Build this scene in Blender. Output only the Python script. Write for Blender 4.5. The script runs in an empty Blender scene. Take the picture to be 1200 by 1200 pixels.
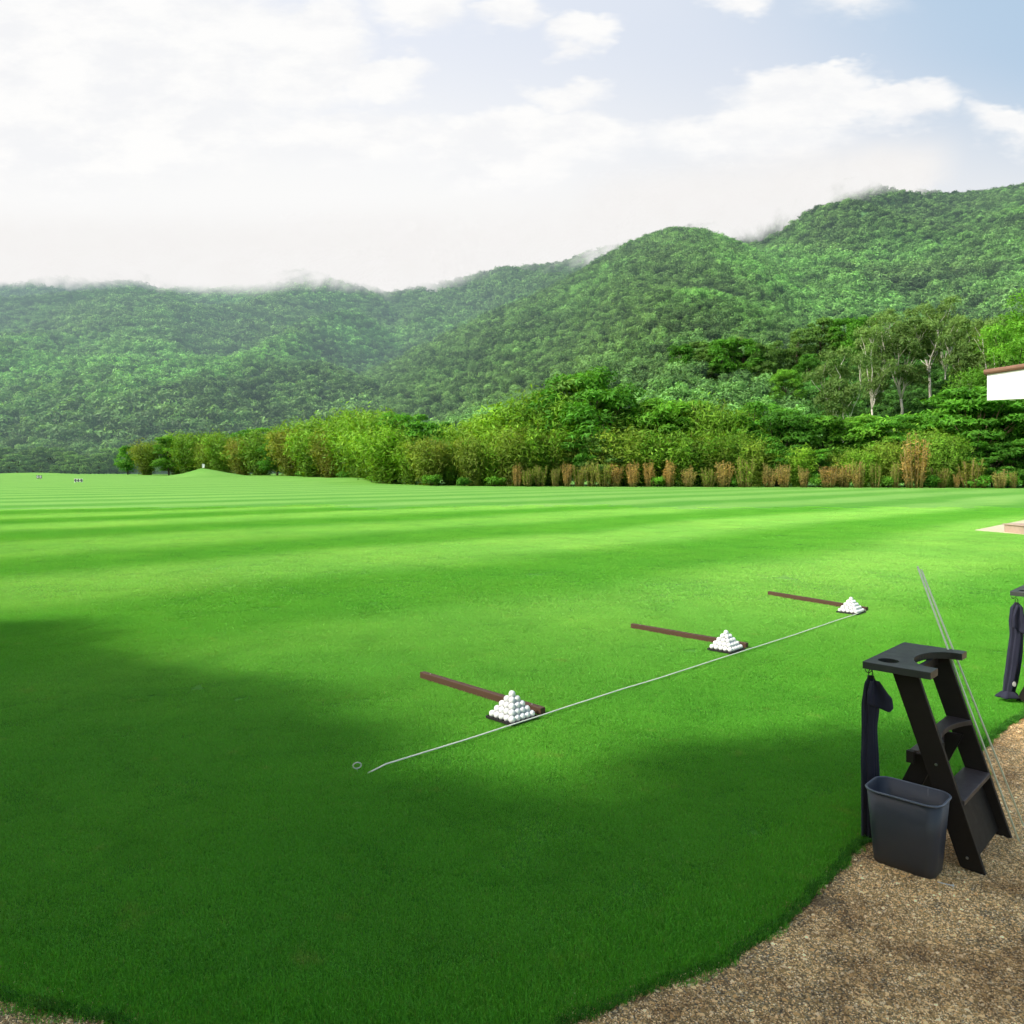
import bpy, bmesh, math, random
import numpy as np
from mathutils import Vector, Matrix, noise
from mathutils.geometry import tessellate_polygon

S = bpy.context.scene
COL = S.collection
R = math.radians
random.seed(7)

# ------------------------------------------------------------------ helpers
def link(o, parent=None):
    COL.objects.link(o)
    if parent is not None: o.parent = parent
    return o

def tag(o, label=None, cat=None, group=None, kind=None):
    if label: o['label'] = label
    if cat: o['category'] = cat
    if group: o['group'] = group
    if kind: o['kind'] = kind
    return o

def empty(name, loc=(0, 0, 0), rz=0.0):
    o = bpy.data.objects.new(name, None)
    o.empty_display_size = .1
    o.location = loc; o.rotation_euler = (0, 0, rz)
    return link(o)

def mesh_obj(name, verts, faces, mat, parent=None, smooth=False, col=None):
    me = bpy.data.meshes.new(name)
    me.from_pydata([tuple(v) for v in verts], [], [tuple(f) for f in faces])
    if col is not None:
        a = me.color_attributes.new('tint', 'FLOAT_COLOR', 'POINT')
        a.data.foreach_set('color', np.asarray(col, dtype=np.float32).ravel())
    me.materials.append(mat)
    if smooth: me.shade_smooth()
    me.update()
    o = bpy.data.objects.new(name, me)
    return link(o, parent)

def np_mesh(name, V, F, mat, col=None, smooth=False):
    """V (n,3), F (m,k) constant k"""
    me = bpy.data.meshes.new(name)
    V = np.asarray(V, dtype=np.float32); F = np.asarray(F, dtype=np.int32)
    k = F.shape[1]
    me.vertices.add(len(V)); me.vertices.foreach_set('co', V.ravel())
    me.loops.add(F.size); me.loops.foreach_set('vertex_index', F.ravel())
    me.polygons.add(len(F))
    me.polygons.foreach_set('loop_start', np.arange(0, F.size, k, dtype=np.int32))
    me.polygons.foreach_set('loop_total', np.full(len(F), k, dtype=np.int32))
    if col is not None:
        a = me.color_attributes.new('tint', 'FLOAT_COLOR', 'POINT')
        a.data.foreach_set('color', np.asarray(col, dtype=np.float32).ravel())
    me.materials.append(mat)
    me.update(calc_edges=True)
    me.validate()
    if smooth: me.shade_smooth()
    return me

def copy_tree(o, parent=None):
    c = o.copy(); COL.objects.link(c)
    if parent is not None: c.parent = parent
    for ch in list(o.children):
        copy_tree(ch, c)
    return c

class MB:
    """collects simple solids into one mesh"""
    def __init__(s): s.v = []; s.f = []
    def add(s, vs, fs):
        n = len(s.v); s.v += [tuple(v) for v in vs]; s.f += [tuple(i + n for i in f) for f in fs]
    def box(s, c, d, M=None):
        vs = [Vector((c[0] + d[0] / 2 * x, c[1] + d[1] / 2 * y, c[2] + d[2] / 2 * z)) for x in (-1, 1) for y in (-1, 1) for z in (-1, 1)]
        if M: vs = [M @ v for v in vs]
        s.add(vs, [(0, 1, 3, 2), (4, 6, 7, 5), (0, 4, 5, 1), (2, 3, 7, 6), (0, 2, 6, 4), (1, 5, 7, 3)])
    def hexa(s, lo, hi):
        """lo, hi: 4 points each, same winding"""
        s.add(list(lo) + list(hi), [(3, 2, 1, 0), (4, 5, 6, 7), (0, 1, 5, 4), (1, 2, 6, 5), (2, 3, 7, 6), (3, 0, 4, 7)])
    def tube(s, pts, rad, n=8, cap=True):
        pts = [Vector(p) for p in pts]
        if not hasattr(rad, '__len__'): rad = [rad] * len(pts)
        base = len(s.v); prev = None
        for i, p in enumerate(pts):
            t = (pts[min(i + 1, len(pts) - 1)] - pts[max(i - 1, 0)]).normalized()
            if prev is None:
                a = t.orthogonal().normalized()
            else:
                a = (prev - t * prev.dot(t))
                a = a.normalized() if a.length > 1e-6 else t.orthogonal().normalized()
            prev = a; b = t.cross(a)
            for k in range(n):
                w = 2 * math.pi * k / n
                s.v.append(tuple(p + (a * math.cos(w) + b * math.sin(w)) * rad[i]))
        for i in range(len(pts) - 1):
            for k in range(n):
                s.f.append((base + i * n + k, base + i * n + (k + 1) % n, base + (i + 1) * n + (k + 1) % n, base + (i + 1) * n + k))
        if cap:
            s.f.append(tuple(base + k for k in range(n))[::-1])
            s.f.append(tuple(base + (len(pts) - 1) * n + k for k in range(n)))
    def build(s, name, mat, parent=None, bevel=0, smooth=False, seg=2):
        o = mesh_obj(name, s.v, s.f, mat, parent, smooth)
        bm = bmesh.new(); bm.from_mesh(o.data)
        bmesh.ops.recalc_face_normals(bm, faces=bm.faces)
        bm.to_mesh(o.data); bm.free()
        if bevel:
            m = o.modifiers.new('bevel', 'BEVEL'); m.width = bevel; m.segments = seg; m.limit_method = 'ANGLE'; m.angle_limit = R(35)
        return o

# ------------------------------------------------------------------ node helpers
class NT:
    def __init__(s, tree): s.t = tree; s.N = tree.nodes; s.L = tree.links
    def node(s, typ, **kw):
        n = s.N.new(typ)
        for k, v in kw.items(): setattr(n, k, v)
        return n
    def put(s, sock, v):
        if isinstance(v, bpy.types.NodeSocket): s.L.new(v, sock)
        elif v is not None:
            if hasattr(sock.default_value, '__len__') and not hasattr(v, '__len__'): v = [v] * len(sock.default_value)
            if hasattr(sock.default_value, '__len__') and len(sock.default_value) == 4 and len(v) == 3: v = (*v, 1)
            sock.default_value = v
    def math(s, op, a, b=None, c=None, clamp=False):
        n = s.node('ShaderNodeMath', operation=op, use_clamp=clamp)
        s.put(n.inputs[0], a); s.put(n.inputs[1], b); s.put(n.inputs[2], c) if c is not None else None
        return n.outputs[0]
    def vmath(s, op, a, b=None, scale=None):
        n = s.node('ShaderNodeVectorMath', operation=op)
        s.put(n.inputs[0], a); s.put(n.inputs[1], b)
        if scale is not None: s.put(n.inputs['Scale'], scale)
        return n.outputs['Value'] if op in ('LENGTH', 'DOT_PRODUCT', 'DISTANCE') else n.outputs[0]
    def mix(s, f, a, b, blend='MIX'):
        n = s.node('ShaderNodeMix', data_type='RGBA', blend_type=blend)
        s.put(n.inputs[0], f); s.put(n.inputs[6], a); s.put(n.inputs[7], b)
        return n.outputs[2]
    def noise(s, vec, scale, detail=3, rough=.55, dist=0, out=0):
        n = s.node('ShaderNodeTexNoise')
        s.put(n.inputs['Vector'], vec); s.put(n.inputs['Scale'], scale)
        n.inputs['Detail'].default_value = detail; n.inputs['Roughness'].default_value = rough; n.inputs['Distortion'].default_value = dist
        return n.outputs[out]
    def smooth(s, v, a, b, lo=0., hi=1.):
        n = s.node('ShaderNodeMapRange', interpolation_type='SMOOTHSTEP')
        s.put(n.inputs['Value'], v)
        n.inputs['From Min'].default_value = a; n.inputs['From Max'].default_value = b
        n.inputs['To Min'].default_value = lo; n.inputs['To Max'].default_value = hi
        return n.outputs[0]
    def lin(s, v, a, b, lo=0., hi=1.):
        n = s.node('ShaderNodeMapRange')
        s.put(n.inputs['Value'], v)
        n.inputs['From Min'].default_value = a; n.inputs['From Max'].default_value = b
        n.inputs['To Min'].default_value = lo; n.inputs['To Max'].default_value = hi
        return n.outputs[0]
    def sep(s, v):
        n = s.node('ShaderNodeSeparateXYZ'); s.put(n.inputs[0], v); return n.outputs
    def comb(s, x=0, y=0, z=0):
        n = s.node('ShaderNodeCombineXYZ'); s.put(n.inputs[0], x); s.put(n.inputs[1], y); s.put(n.inputs[2], z); return n.outputs[0]

def new_mat(name):
    m = bpy.data.materials.new(name); m.use_nodes = True
    m.node_tree.nodes.clear()
    t = NT(m.node_tree)
    out = t.node('ShaderNodeOutputMaterial')
    return m, t, out

def bsdf(t, col, rough=.6, bump=None, bstr=.3, bdist=.01, metal=0., spec=.5):
    b = t.node('ShaderNodeBsdfPrincipled')
    t.put(b.inputs['Base Color'], col); t.put(b.inputs['Roughness'], rough); t.put(b.inputs['Metallic'], metal)
    t.put(b.inputs['Specular IOR Level'], spec)
    if bump is not None:
        n = t.node('ShaderNodeBump'); n.inputs['Strength'].default_value = bstr; n.inputs['Distance'].default_value = bdist
        t.put(n.inputs['Height'], bump); t.L.new(n.outputs[0], b.inputs['Normal'])
    return b.outputs[0]

def position(t): return t.node('ShaderNodeNewGeometry').outputs['Position']

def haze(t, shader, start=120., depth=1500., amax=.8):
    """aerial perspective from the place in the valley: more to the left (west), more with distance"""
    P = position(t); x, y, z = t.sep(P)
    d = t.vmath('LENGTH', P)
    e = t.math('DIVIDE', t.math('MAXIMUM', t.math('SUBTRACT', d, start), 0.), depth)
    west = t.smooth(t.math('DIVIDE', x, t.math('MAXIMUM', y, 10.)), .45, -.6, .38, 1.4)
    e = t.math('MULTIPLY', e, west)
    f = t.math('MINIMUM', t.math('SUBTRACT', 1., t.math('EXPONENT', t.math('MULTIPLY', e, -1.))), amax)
    em = t.node('ShaderNodeEmission')  # haze is painted: a pale glow mixed into the foliage and hill materials
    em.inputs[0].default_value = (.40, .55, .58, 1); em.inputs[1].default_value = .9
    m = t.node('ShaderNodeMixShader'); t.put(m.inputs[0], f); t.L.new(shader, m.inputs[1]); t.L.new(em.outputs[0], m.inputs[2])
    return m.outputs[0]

# ------------------------------------------------------------------ camera (1.6 m up, level, small downward lens shift)
HZ = 555.
cam = bpy.data.objects.new('camera', bpy.data.cameras.new('camera'))
link(cam)
cam.location = (0, 0, 1.6); cam.rotation_euler = (R(90), 0, 0)
cam.data.sensor_width = 36; cam.data.lens = 27; cam.data.shift_y = -45 / 1200
cam.data.clip_start = .05; cam.data.clip_end = 20000
S.camera = cam

# ------------------------------------------------------------------ light
SUN = Vector((-.86, -.42, .84)).normalized()
el = math.asin(SUN.z); az = math.atan2(SUN.x, SUN.y)
sl = bpy.data.lights.new('sun', 'SUN'); sl.energy = 4.9; sl.angle = R(2.2); sl.color = (1, .94, .84)
so = link(bpy.data.objects.new('sun', sl)); so.rotation_euler = SUN.to_track_quat('Z', 'Y').to_euler(); so.location = SUN * 50

w = bpy.data.worlds.new('World'); S.world = w; w.use_nodes = True
w.node_tree.nodes.clear(); t = NT(w.node_tree)
sky = t.node('ShaderNodeTexSky', sky_type='NISHITA'); sky.sun_disc = False
sky.sun_elevation = el; sky.sun_rotation = az; sky.air_density = 1.2; sky.dust_density = 2.0
D = t.node('ShaderNodeTexCoord').outputs['Generated']
dx, dy, dz = t.sep(D)
yy = t.math('MAXIMUM', dy, .12)
az_ = t.math('DIVIDE', dx, yy); el_ = t.math('DIVIDE', dz, yy)      # tangents of bearing and height
nv = t.comb(az_, t.math('MULTIPLY', el_, 2.2), 0)
n1 = t.noise(nv, 5.5, 4, .62); n2 = t.noise(t.vmath('ADD', nv, (5, 3, 1)), 6.5, 4, .62)
nf = t.noise(nv, 9., 5, .62)
ax = t.math('ADD', az_, t.math('MULTIPLY', t.math('SUBTRACT', n1, .5), .17))
ev = t.math('ADD', el_, t.math('MULTIPLY', t.math('SUBTRACT', n2, .5), .12))
def blob(cx, cy, rx, ry, k=1.0):
    cx = (cx - 600) / 900; cy = (HZ - cy) / 900; rx /= 900; ry /= 900
    a = t.math('DIVIDE', t.math('SUBTRACT', ax, cx), rx); df = t.math('SUBTRACT', ev, cy)
    b = t.math('MAXIMUM', t.math('DIVIDE', df, ry), t.math('DIVIDE', df, -ry * 1.9))
    r = t.math('SQRT', t.math('ADD', t.math('MULTIPLY', a, a), t.math('MULTIPLY', b, b)))
    return t.math('MULTIPLY', t.math('MAXIMUM', t.math('SUBTRACT', 1., r), 0.), k)
blobs = [(90, 40, 330, 120, 1.6), (360, 40, 90, 60, 1.2), (445, 72, 75, 26, 1.1), (300, 95, 140, 34, .8), (490, -4, 90, 30, 1.1), (600, 12, 60, 20, .9), (680, 28, 52, 22, 1.1),
         (850, -8, 60, 18, .8), (1000, 0, 100, 18, .5), (665, 108, 70, 22, 1.), (600, 158, 170, 42, 1.2), (400, 150, 190, 36, 1.), (700, 150, 90, 30, .9),
         (940, 104, 130, 34, 1.3), (1060, 118, 100, 24, 1.), (890, 150, 170, 32, 1.0), (1190, 148, 90, 22, .9), (980, 84, 60, 16, .8)]
dens = None
for b in blobs:
    v = blob(*b); dens = v if dens is None else t.math('MAXIMUM', dens, v)
dens = t.math('ADD', dens, t.math('MULTIPLY', t.math('SUBTRACT', nf, .5), t.math('MULTIPLY', t.smooth(dens, 0, .25), .5)))
cl = t.math('MULTIPLY', t.smooth(dens, .0, .60), .96)
# pale bank of haze low over the valley
bank = t.smooth(t.math('ADD', el_, t.math('MULTIPLY', az_, .07)), .60, .33)
bank = t.math('MULTIPLY', bank, .97)
front = t.smooth(dy, .05, .35)
# generic sky elsewhere
gen = t.smooth(t.noise(D, 2.2, 2, .55), .5, .72)
nish = t.mix(1., sky.outputs[0], (.235, .23, .205), 'MULTIPLY')
clear = t.mix(t.smooth(az_, .75, -.35), (.64, .72, .84), (.81, .85, .94))
clear = t.mix(t.smooth(t.math('ADD', az_, el_), .8, 1.28), clear, (.47, .62, .79))
white = t.mix(t.smooth(nf, .35, .62), (.92, .925, .94), (1.0, .995, .985))
bankc = t.mix(t.smooth(az_, -.1, .5), (.97, .967, .958), (.87, .875, .885))
fr = t.mix(bank, clear, bankc)
fr = t.mix(cl, fr, white)
back = t.mix(t.math('MULTIPLY', gen, .5), nish, (.55, .57, .6))
colr = t.mix(front, back, fr)
bg = t.node('ShaderNodeBackground'); t.put(bg.inputs[0], colr); bg.inputs[1].default_value = 1.0
w.cycles.sampling_method = 'MANUAL'; w.cycles.sample_map_resolution = 256
wo = t.node('ShaderNodeOutputWorld'); t.L.new(bg.outputs[0], wo.inputs[0])

# ------------------------------------------------------------------ materials
def grass_field(t):
    """lawn colour as a function of the place: mowing stripes parallel to the tee line, patches"""
    P = position(t); x, y, z = t.sep(P)
    wob = t.math('MULTIPLY', t.math('SUBTRACT', t.noise(P, .07, 3), .5), 4.5)
    s = t.math('ADD', t.math('MULTIPLY', t.math('SUBTRACT', y, x), .7071), wob)
    st = t.math('COSINE', t.math('MULTIPLY', t.math('SUBTRACT', s, 12.0), 2 * math.pi / 7.0))
    st = t.smooth(st, -.9, .9)
    st = t.math('ADD', .5, t.math('MULTIPLY', t.math('SUBTRACT', st, .5), t.smooth(t.noise(t.comb(s, 0, 0), .13, 2, .5), .35, .65, .7, 1.05)))
    near = t.math('MULTIPLY', t.smooth(y, 3., 13.), t.smooth(y, 130., 45., .45, 1.))
    near = t.math('MULTIPLY', near, t.smooth(t.noise(P, .045, 3, .6), .3, .6, .7, 1.))
    st = t.math('MULTIPLY', st, t.math('ADD', t.math('MULTIPLY', near, .85), .1))
    n = t.noise(P, .35, 3, .6); n2 = t.noise(P, 2.6, 3, .6)
    base = t.mix(st, (.112, .41, .036), (.275, .60, .125))
    base = t.mix(t.smooth(n, .35, .7), base, t.mix(1., base, (1.22, 1.08, 1.1), 'MULTIPLY'))
    base = t.mix(t.smooth(n2, .5, .75, 0, .5), base, t.mix(1., base, (.78, .84, .8), 'MULTIPLY'))
    dry = t.smooth(t.noise(t.vmath('ADD', P, (9, 4, 0)), 4.5, 3, .6), .6, .8, 0, .4)
    base = t.mix(dry, base, (.30, .40, .08))
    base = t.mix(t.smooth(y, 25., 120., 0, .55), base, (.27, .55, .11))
    return base, P

def make_grass_ground():
    m, t, out = new_mat('lawn')
    base, P = grass_field(t)
    fine = t.noise(P, 55., 4, .7); mid = t.noise(P, 7., 4, .7)
    x, y, z = t.sep(P)
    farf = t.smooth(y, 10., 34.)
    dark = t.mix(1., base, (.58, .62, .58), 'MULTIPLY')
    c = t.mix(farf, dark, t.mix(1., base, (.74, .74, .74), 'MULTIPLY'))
    c = t.mix(t.smooth(fine, .3, .7), t.mix(1., c, (.78, .8, .8), 'MULTIPLY'), t.mix(1., c, (1.18, 1.15, 1.1), 'MULTIPLY'))
    c = t.mix(t.smooth(mid, .35, .75, 0, .6), c, t.mix(1., c, (.78, .84, .8), 'MULTIPLY'))
    # thin lines of coarser grass along the mowing direction, far away
    q = t.comb(t.math('MULTIPLY', t.math('ADD', x, y), .05), t.math('MULTIPLY', t.math('SUBTRACT', y, x), .5), 0)
    ln = t.noise(q, 1.6, 4, .65)
    c = t.mix(t.smooth(ln, .4, .7, 0, .5), c, t.mix(1., c, (.78, .86, .7), 'MULTIPLY'))
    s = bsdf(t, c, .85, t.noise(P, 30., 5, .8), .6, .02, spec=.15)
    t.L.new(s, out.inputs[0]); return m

def make_blade():
    m, t, out = new_mat('grass_blade')
    base, P = grass_field(t)
    a = t.node('ShaderNodeAttribute', attribute_name='tint').outputs['Color']
    c = t.mix(1., base, a, 'MULTIPLY')
    rnd = t.node('ShaderNodeObjectInfo').outputs['Random']
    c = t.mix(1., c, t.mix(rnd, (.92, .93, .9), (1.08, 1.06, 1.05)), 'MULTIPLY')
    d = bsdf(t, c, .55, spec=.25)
    tr = t.node('ShaderNodeBsdfTranslucent'); t.put(tr.inputs[0], t.mix(1., c, (1.3, 1.1, .6), 'MULTIPLY'))
    mx = t.node('ShaderNodeMixShader'); mx.inputs[0].default_value = .3
    t.L.new(d, mx.inputs[1]); t.L.new(tr.outputs[0], mx.inputs[2]); t.L.new(mx.outputs[0], out.inputs[0])
    return m

def make_leaf(name, c1, c2, c3=None, trans=.3, patch=.12, hz=False, var=.35, hstart=120, hdepth=1500, rv=.12):
    m, t, out = new_mat(name)
    P = position(t)
    a = t.node('ShaderNodeAttribute', attribute_name='tint').outputs['Color']
    rnd = t.node('ShaderNodeObjectInfo').outputs['Random']
    n = t.noise(P, patch, 3, .6)
    f = t.math('ADD', t.math('MULTIPLY', rnd, var), t.math('MULTIPLY', t.smooth(n, .3, .7), 1 - var))
    c = t.mix(f, c1, c2)
    if c3: c = t.mix(t.smooth(t.noise(t.vmath('ADD', P, (31, 7, 3)), patch * .35, 3, .6), .45, .68), c, c3)
    c = t.mix(1., c, a, 'MULTIPLY')
    c = t.mix(1., c, t.mix(rnd, (1 - rv, 1 - rv, 1 - rv * .8), (1 + rv, 1 + rv, 1 + rv)), 'MULTIPLY')
    d = bsdf(t, c, .6, spec=.2)
    tr = t.node('ShaderNodeBsdfTranslucent'); t.put(tr.inputs[0], t.mix(1., c, (1.4, 1.25, .5), 'MULTIPLY'))
    mx = t.node('ShaderNodeMixShader'); mx.inputs[0].default_value = trans
    t.L.new(d, mx.inputs[1]); t.L.new(tr.outputs[0], mx.inputs[2])
    o = mx.outputs[0]
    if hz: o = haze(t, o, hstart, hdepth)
    t.L.new(o, out.inputs[0]); return m

def make_bark(name, c1, c2, scale=3., stretch=.15):
    m, t, out = new_mat(name)
    co = t.node('ShaderNodeTexCoord').outputs['Object']
    v = t.vmath('MULTIPLY', co, (1, 1, stretch))
    n = t.noise(v, scale, 5, .7)
    t.L.new(bsdf(t, t.mix(t.smooth(n, .3, .7), c1, c2), .85, n, .6, .03, spec=.2), out.inputs[0]); return m

def make_gravel():
    m, t, out = new_mat('gravel')
    P = position(t)
    vo = t.node('ShaderNodeTexVoronoi', feature='F1'); t.put(vo.inputs['Vector'], P); vo.inputs['Scale'].default_value = 150.
    cs = t.sep(vo.outputs['Color'])
    big = t.noise(P, 1.9, 4, .66); mid = t.noise(P, 9., 4, .65)
    c = t.mix(cs[0], (.38, .25, .10), (.78, .56, .27))
    c = t.mix(t.smooth(cs[1], .8, .95), c, (.74, .64, .46))
    c = t.mix(t.smooth(vo.outputs['Distance'], .35, .75), c, (.12, .085, .05))
    c = t.mix(t.smooth(mid, .4, .72, 0, .55), c, (.24, .17, .10))
    c = t.mix(t.smooth(big, .44, .64, 0, .8), c, t.mix(1., c, (.5, .42, .36), 'MULTIPLY'))
    h = t.math('SUBTRACT', 1., vo.outputs['Distance'])
    t.L.new(bsdf(t, c, .8, h, .9, .004, spec=.25), out.inputs[0]); return m

def make_pebble():
    m, t, out = new_mat('pebble')
    P = position(t)
    a = t.node('ShaderNodeAttribute', attribute_name='tint').outputs['Color']
    big = t.noise(P, 1.9, 4, .66)
    a = t.mix(1., a, (1.68, 1.45, 1.10), 'MULTIPLY')
    c = t.mix(t.smooth(big, .44, .64, 0, .8), a, t.mix(1., a, (.5, .42, .36), 'MULTIPLY'))
    t.L.new(bsdf(t, c, .7, spec=.3), out.inputs[0]); return m

def wood(name, c1, c2, rough=.45, axis=(6, 60, 60), wear=.0, spec=.5, bs=.15):
    m, t, out = new_mat(name)
    co = t.node('ShaderNodeTexCoord').outputs['Object']
    v = t.vmath('MULTIPLY', co, axis)
    n = t.noise(v, 1., 6, .65, .6); n2 = t.noise(co, 14., 4, .7)
    c = t.mix(t.smooth(n, .3, .72), c1, c2)
    if wear:
        c = t.mix(t.smooth(n2, .58, .78, 0, wear), c, tuple(min(1, x * 3.2 + .02) for x in c2))
    g = t.node('ShaderNodeNewGeometry')
    e = t.smooth(g.outputs['Pointiness'], .51, .58, 0, .6)
    c = t.mix(e, c, tuple(min(1, x * 2.6 + .012) for x in c2))
    t.L.new(bsdf(t, c, t.lin(n2, 0, 1, rough - .12, rough + .2), n, bs, .002, spec=spec), out.inputs[0]); return m

def plain(name, col, rough=.5, metal=0, nscale=30., amt=.15, bs=.05, spec=.5):
    m, t, out = new_mat(name)
    co = t.node('ShaderNodeTexCoord').outputs['Object']
    n = t.noise(co, nscale, 4, .6)
    c = t.mix(n, tuple(x * (1 - amt) for x in col), tuple(min(1, x * (1 + amt)) for x in col))
    t.L.new(bsdf(t, c, rough, n, bs, .001, metal=metal, spec=spec), out.inputs[0]); return m

M = {}
M['lawn'] = make_grass_ground(); M['blade'] = make_blade(); M['gravel'] = make_gravel(); M['pebble'] = make_pebble()
M['bark'] = make_bark('bark', (.05, .037, .026), (.12, .095, .07)); M['white_bark'] = make_bark('pale_bark', (.42, .38, .32), (.66, .62, .55), 2., .3)
M['cane'] = make_bark('bamboo_cane', (.14, .12, .04), (.32, .23, .09), 2.)
M['pink_bark'] = make_bark('pinkish_bark', (.26, .17, .12), (.4, .28, .2), 2., .3)
M['bamboo_leaf'] = make_leaf('bamboo_leaf', (.13, .30, .025), (.25, .47, .04), (.18, .36, .04), .35, .12)
M['bamboo_olive'] = make_leaf('olive_bamboo_leaf', (.15, .27, .03), (.25, .39, .045), (.25, .28, .045), .35, .12)
M['gold_leaf'] = make_leaf('golden_leaf', (.42, .30, .085), (.62, .40, .12), (.36, .36, .10), .3, .35, var=.7)
M['broad_leaf'] = make_leaf('broad_leaf', (.075, .25, .025), (.135, .40, .035), None, .35, .15)
M['dark_leaf'] = make_leaf('dark_leaf', (.10, .22, .045), (.16, .33, .06), None, .3, .15)
M['euc_leaf'] = make_leaf('eucalypt_leaf', (.16, .30, .075), (.25, .42, .11), None, .3, .15)
M['bright_leaf'] = make_leaf('bright_leaf', (.12, .34, .028), (.20, .48, .045), None, .35, .15)
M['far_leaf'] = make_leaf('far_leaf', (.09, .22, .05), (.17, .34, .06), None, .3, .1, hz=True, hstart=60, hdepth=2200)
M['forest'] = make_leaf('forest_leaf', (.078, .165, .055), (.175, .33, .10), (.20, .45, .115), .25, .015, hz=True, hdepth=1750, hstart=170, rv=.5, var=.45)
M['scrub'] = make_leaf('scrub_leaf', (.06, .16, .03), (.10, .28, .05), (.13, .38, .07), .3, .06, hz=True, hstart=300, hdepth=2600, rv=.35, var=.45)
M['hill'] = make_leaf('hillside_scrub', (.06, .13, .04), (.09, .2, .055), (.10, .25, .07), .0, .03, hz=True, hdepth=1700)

def make_mist():
    m, t, out = new_mat('mist')
    P = position(t)
    a = t.node('ShaderNodeAttribute', attribute_name='tint').outputs['Color']
    fade = t.sep(a)
    n = t.noise(P, .011, 5, .64, .5); n2 = t.noise(P, .035, 4, .6)
    f = t.math('ADD', t.math('MULTIPLY', n, .8), t.math('MULTIPLY', n2, .2))
    # fade[0] = how solid, fade[1]= shift of threshold
    v = t.math('ADD', t.math('MULTIPLY', t.math('SUBTRACT', f, .5), 2.6), t.math('SUBTRACT', t.math('MULTIPLY', fade[0], 1.5), .42))
    alpha = t.smooth(v, 0., .95)
    alpha = t.math('MULTIPLY', alpha, fade[1])
    em = t.node('ShaderNodeEmission'); t.put(em.inputs[0], t.mix(n2, (.93, .91, .895), (.985, .975, .965))); em.inputs[1].default_value = .96  # mist sheets glow by themselves, standing in for sunlit cloud
    tr = t.node('ShaderNodeBsdfTransparent')
    mx = t.node('ShaderNodeMixShader'); t.put(mx.inputs[0], alpha); t.L.new(tr.outputs[0], mx.inputs[1]); t.L.new(em.outputs[0], mx.inputs[2])
    t.L.new(mx.outputs[0], out.inputs[0]); return m
M['mist'] = make_mist()

# ------------------------------------------------------------------ ground heights
def sstep(a, b, x):
    if a == b: return float(x > a)
    q = min(1, max(0, (x - a) / (b - a))); return q * q * (3 - 2 * q)
MOUND = (-54.6, 137.)
def gh(x, y):
    h = 0.
    left = sstep(-4, -34, x)
    h += 1.35 * left * sstep(70, 170, y)
    h += left * sstep(60, 90, y) * .35 * noise.noise(Vector((x * .03, y * .022, 4.)))
    d = math.hypot((x - MOUND[0]) / 4.4, (y - MOUND[1]) / 6.)
    h += 1.6 * math.exp(-d * d * 1.5)
    d = math.hypot((x + 24) / 11, (y - 118) / 9.); h += .55 * math.exp(-d * d * 1.5)
    d = math.hypot((x + 94) / 14, (y - 150) / 10.); h += .7 * math.exp(-d * d * 1.5)
    return h

def grid_mesh(name, xs, ys, fn, mat):
    V = [(x, y, fn(x, y)) for y in ys for x in xs]
    nx = len(xs)
    F = [(j * nx + i, j * nx + i + 1, (j + 1) * nx + i + 1, (j + 1) * nx + i) for j in range(len(ys) - 1) for i in range(nx - 1)]
    me = np_mesh(name, V, F, mat, smooth=True)
    return link(bpy.data.objects.new(name, me))
xs = sorted(set([-6000, -3000, -1500, -900, -600] + list(range(-400, -160, 20)) + [i for i in range(-160, 100, 3)] + list(range(100, 400, 25)) + [600, 900, 1500, 3000, 6000]))
ys = [-3000, -600, -100, -20, 0, 10, 20, 30, 40, 50, 60] + list(range(64, 260, 3)) + [280, 320, 400, 600, 1000, 2000, 4000, 8000]
tag(grid_mesh('ground', xs, ys, gh, M['lawn']), kind='structure')

# edge between lawn and gravel path, from left to right
EDGE = [(-30, 9), (-14, 7.2), (-7, 5.0), (-4, 3.6), (-2.5, 2.72), (-1.9, 2.52), (-1.519, 2.335), (-1.265, 2.25), (-.9, 2.13), (-.5, 2.08), (-.1, 2.12), (.198, 2.233), (.538, 2.42),
        (.80, 2.571), (.98, 2.73), (1.188, 2.969), (1.526, 3.31), (1.9, 3.64), (2.35, 4.03), (2.71, 4.43), (3.39, 5.09), (4.1, 5.72), (5.5, 6.8), (10, 9.2), (18, 11), (40, 13)]
def catmull(P, step):
    out = []
    P = [Vector((a, b, 0)) for a, b in P]
    for i in range(len(P) - 1):
        p0 = P[max(0, i - 1)]; p1 = P[i]; p2 = P[i + 1]; p3 = P[min(len(P) - 1, i + 2)]
        n = max(2, int((p2 - p1).length / step))
        n = min(n, 60)
        for k in range(n):
            s = k / n
            m1 = (p2 - p0) * .5; m2 = (p3 - p1) * .5
            L = (p2 - p1).length
            if m1.length > 1.2 * L: m1 = m1.normalized() * L * 1.2
            if m2.length > 1.2 * L: m2 = m2.normalized() * L * 1.2
            out.append((2 * s**3 - 3 * s**2 + 1) * p1 + (s**3 - 2 * s**2 + s) * m1 + (-2 * s**3 + 3 * s**2) * p2 + (s**3 - s**2) * m2)
    out.append(P[-1]); return out
E = catmull(EDGE, .025)
EW = []
for i, p in enumerate(E):
    tn = (E[min(i + 1, len(E) - 1)] - E[max(i - 1, 0)]).normalized(); nn = Vector((-tn.y, tn.x, 0))
    k = .022 * noise.noise(p * 3.1) + .016 * noise.noise(p * 11.) + .008 * noise.noise(p * 33.)
    EW.append(p + nn * k)
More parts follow.
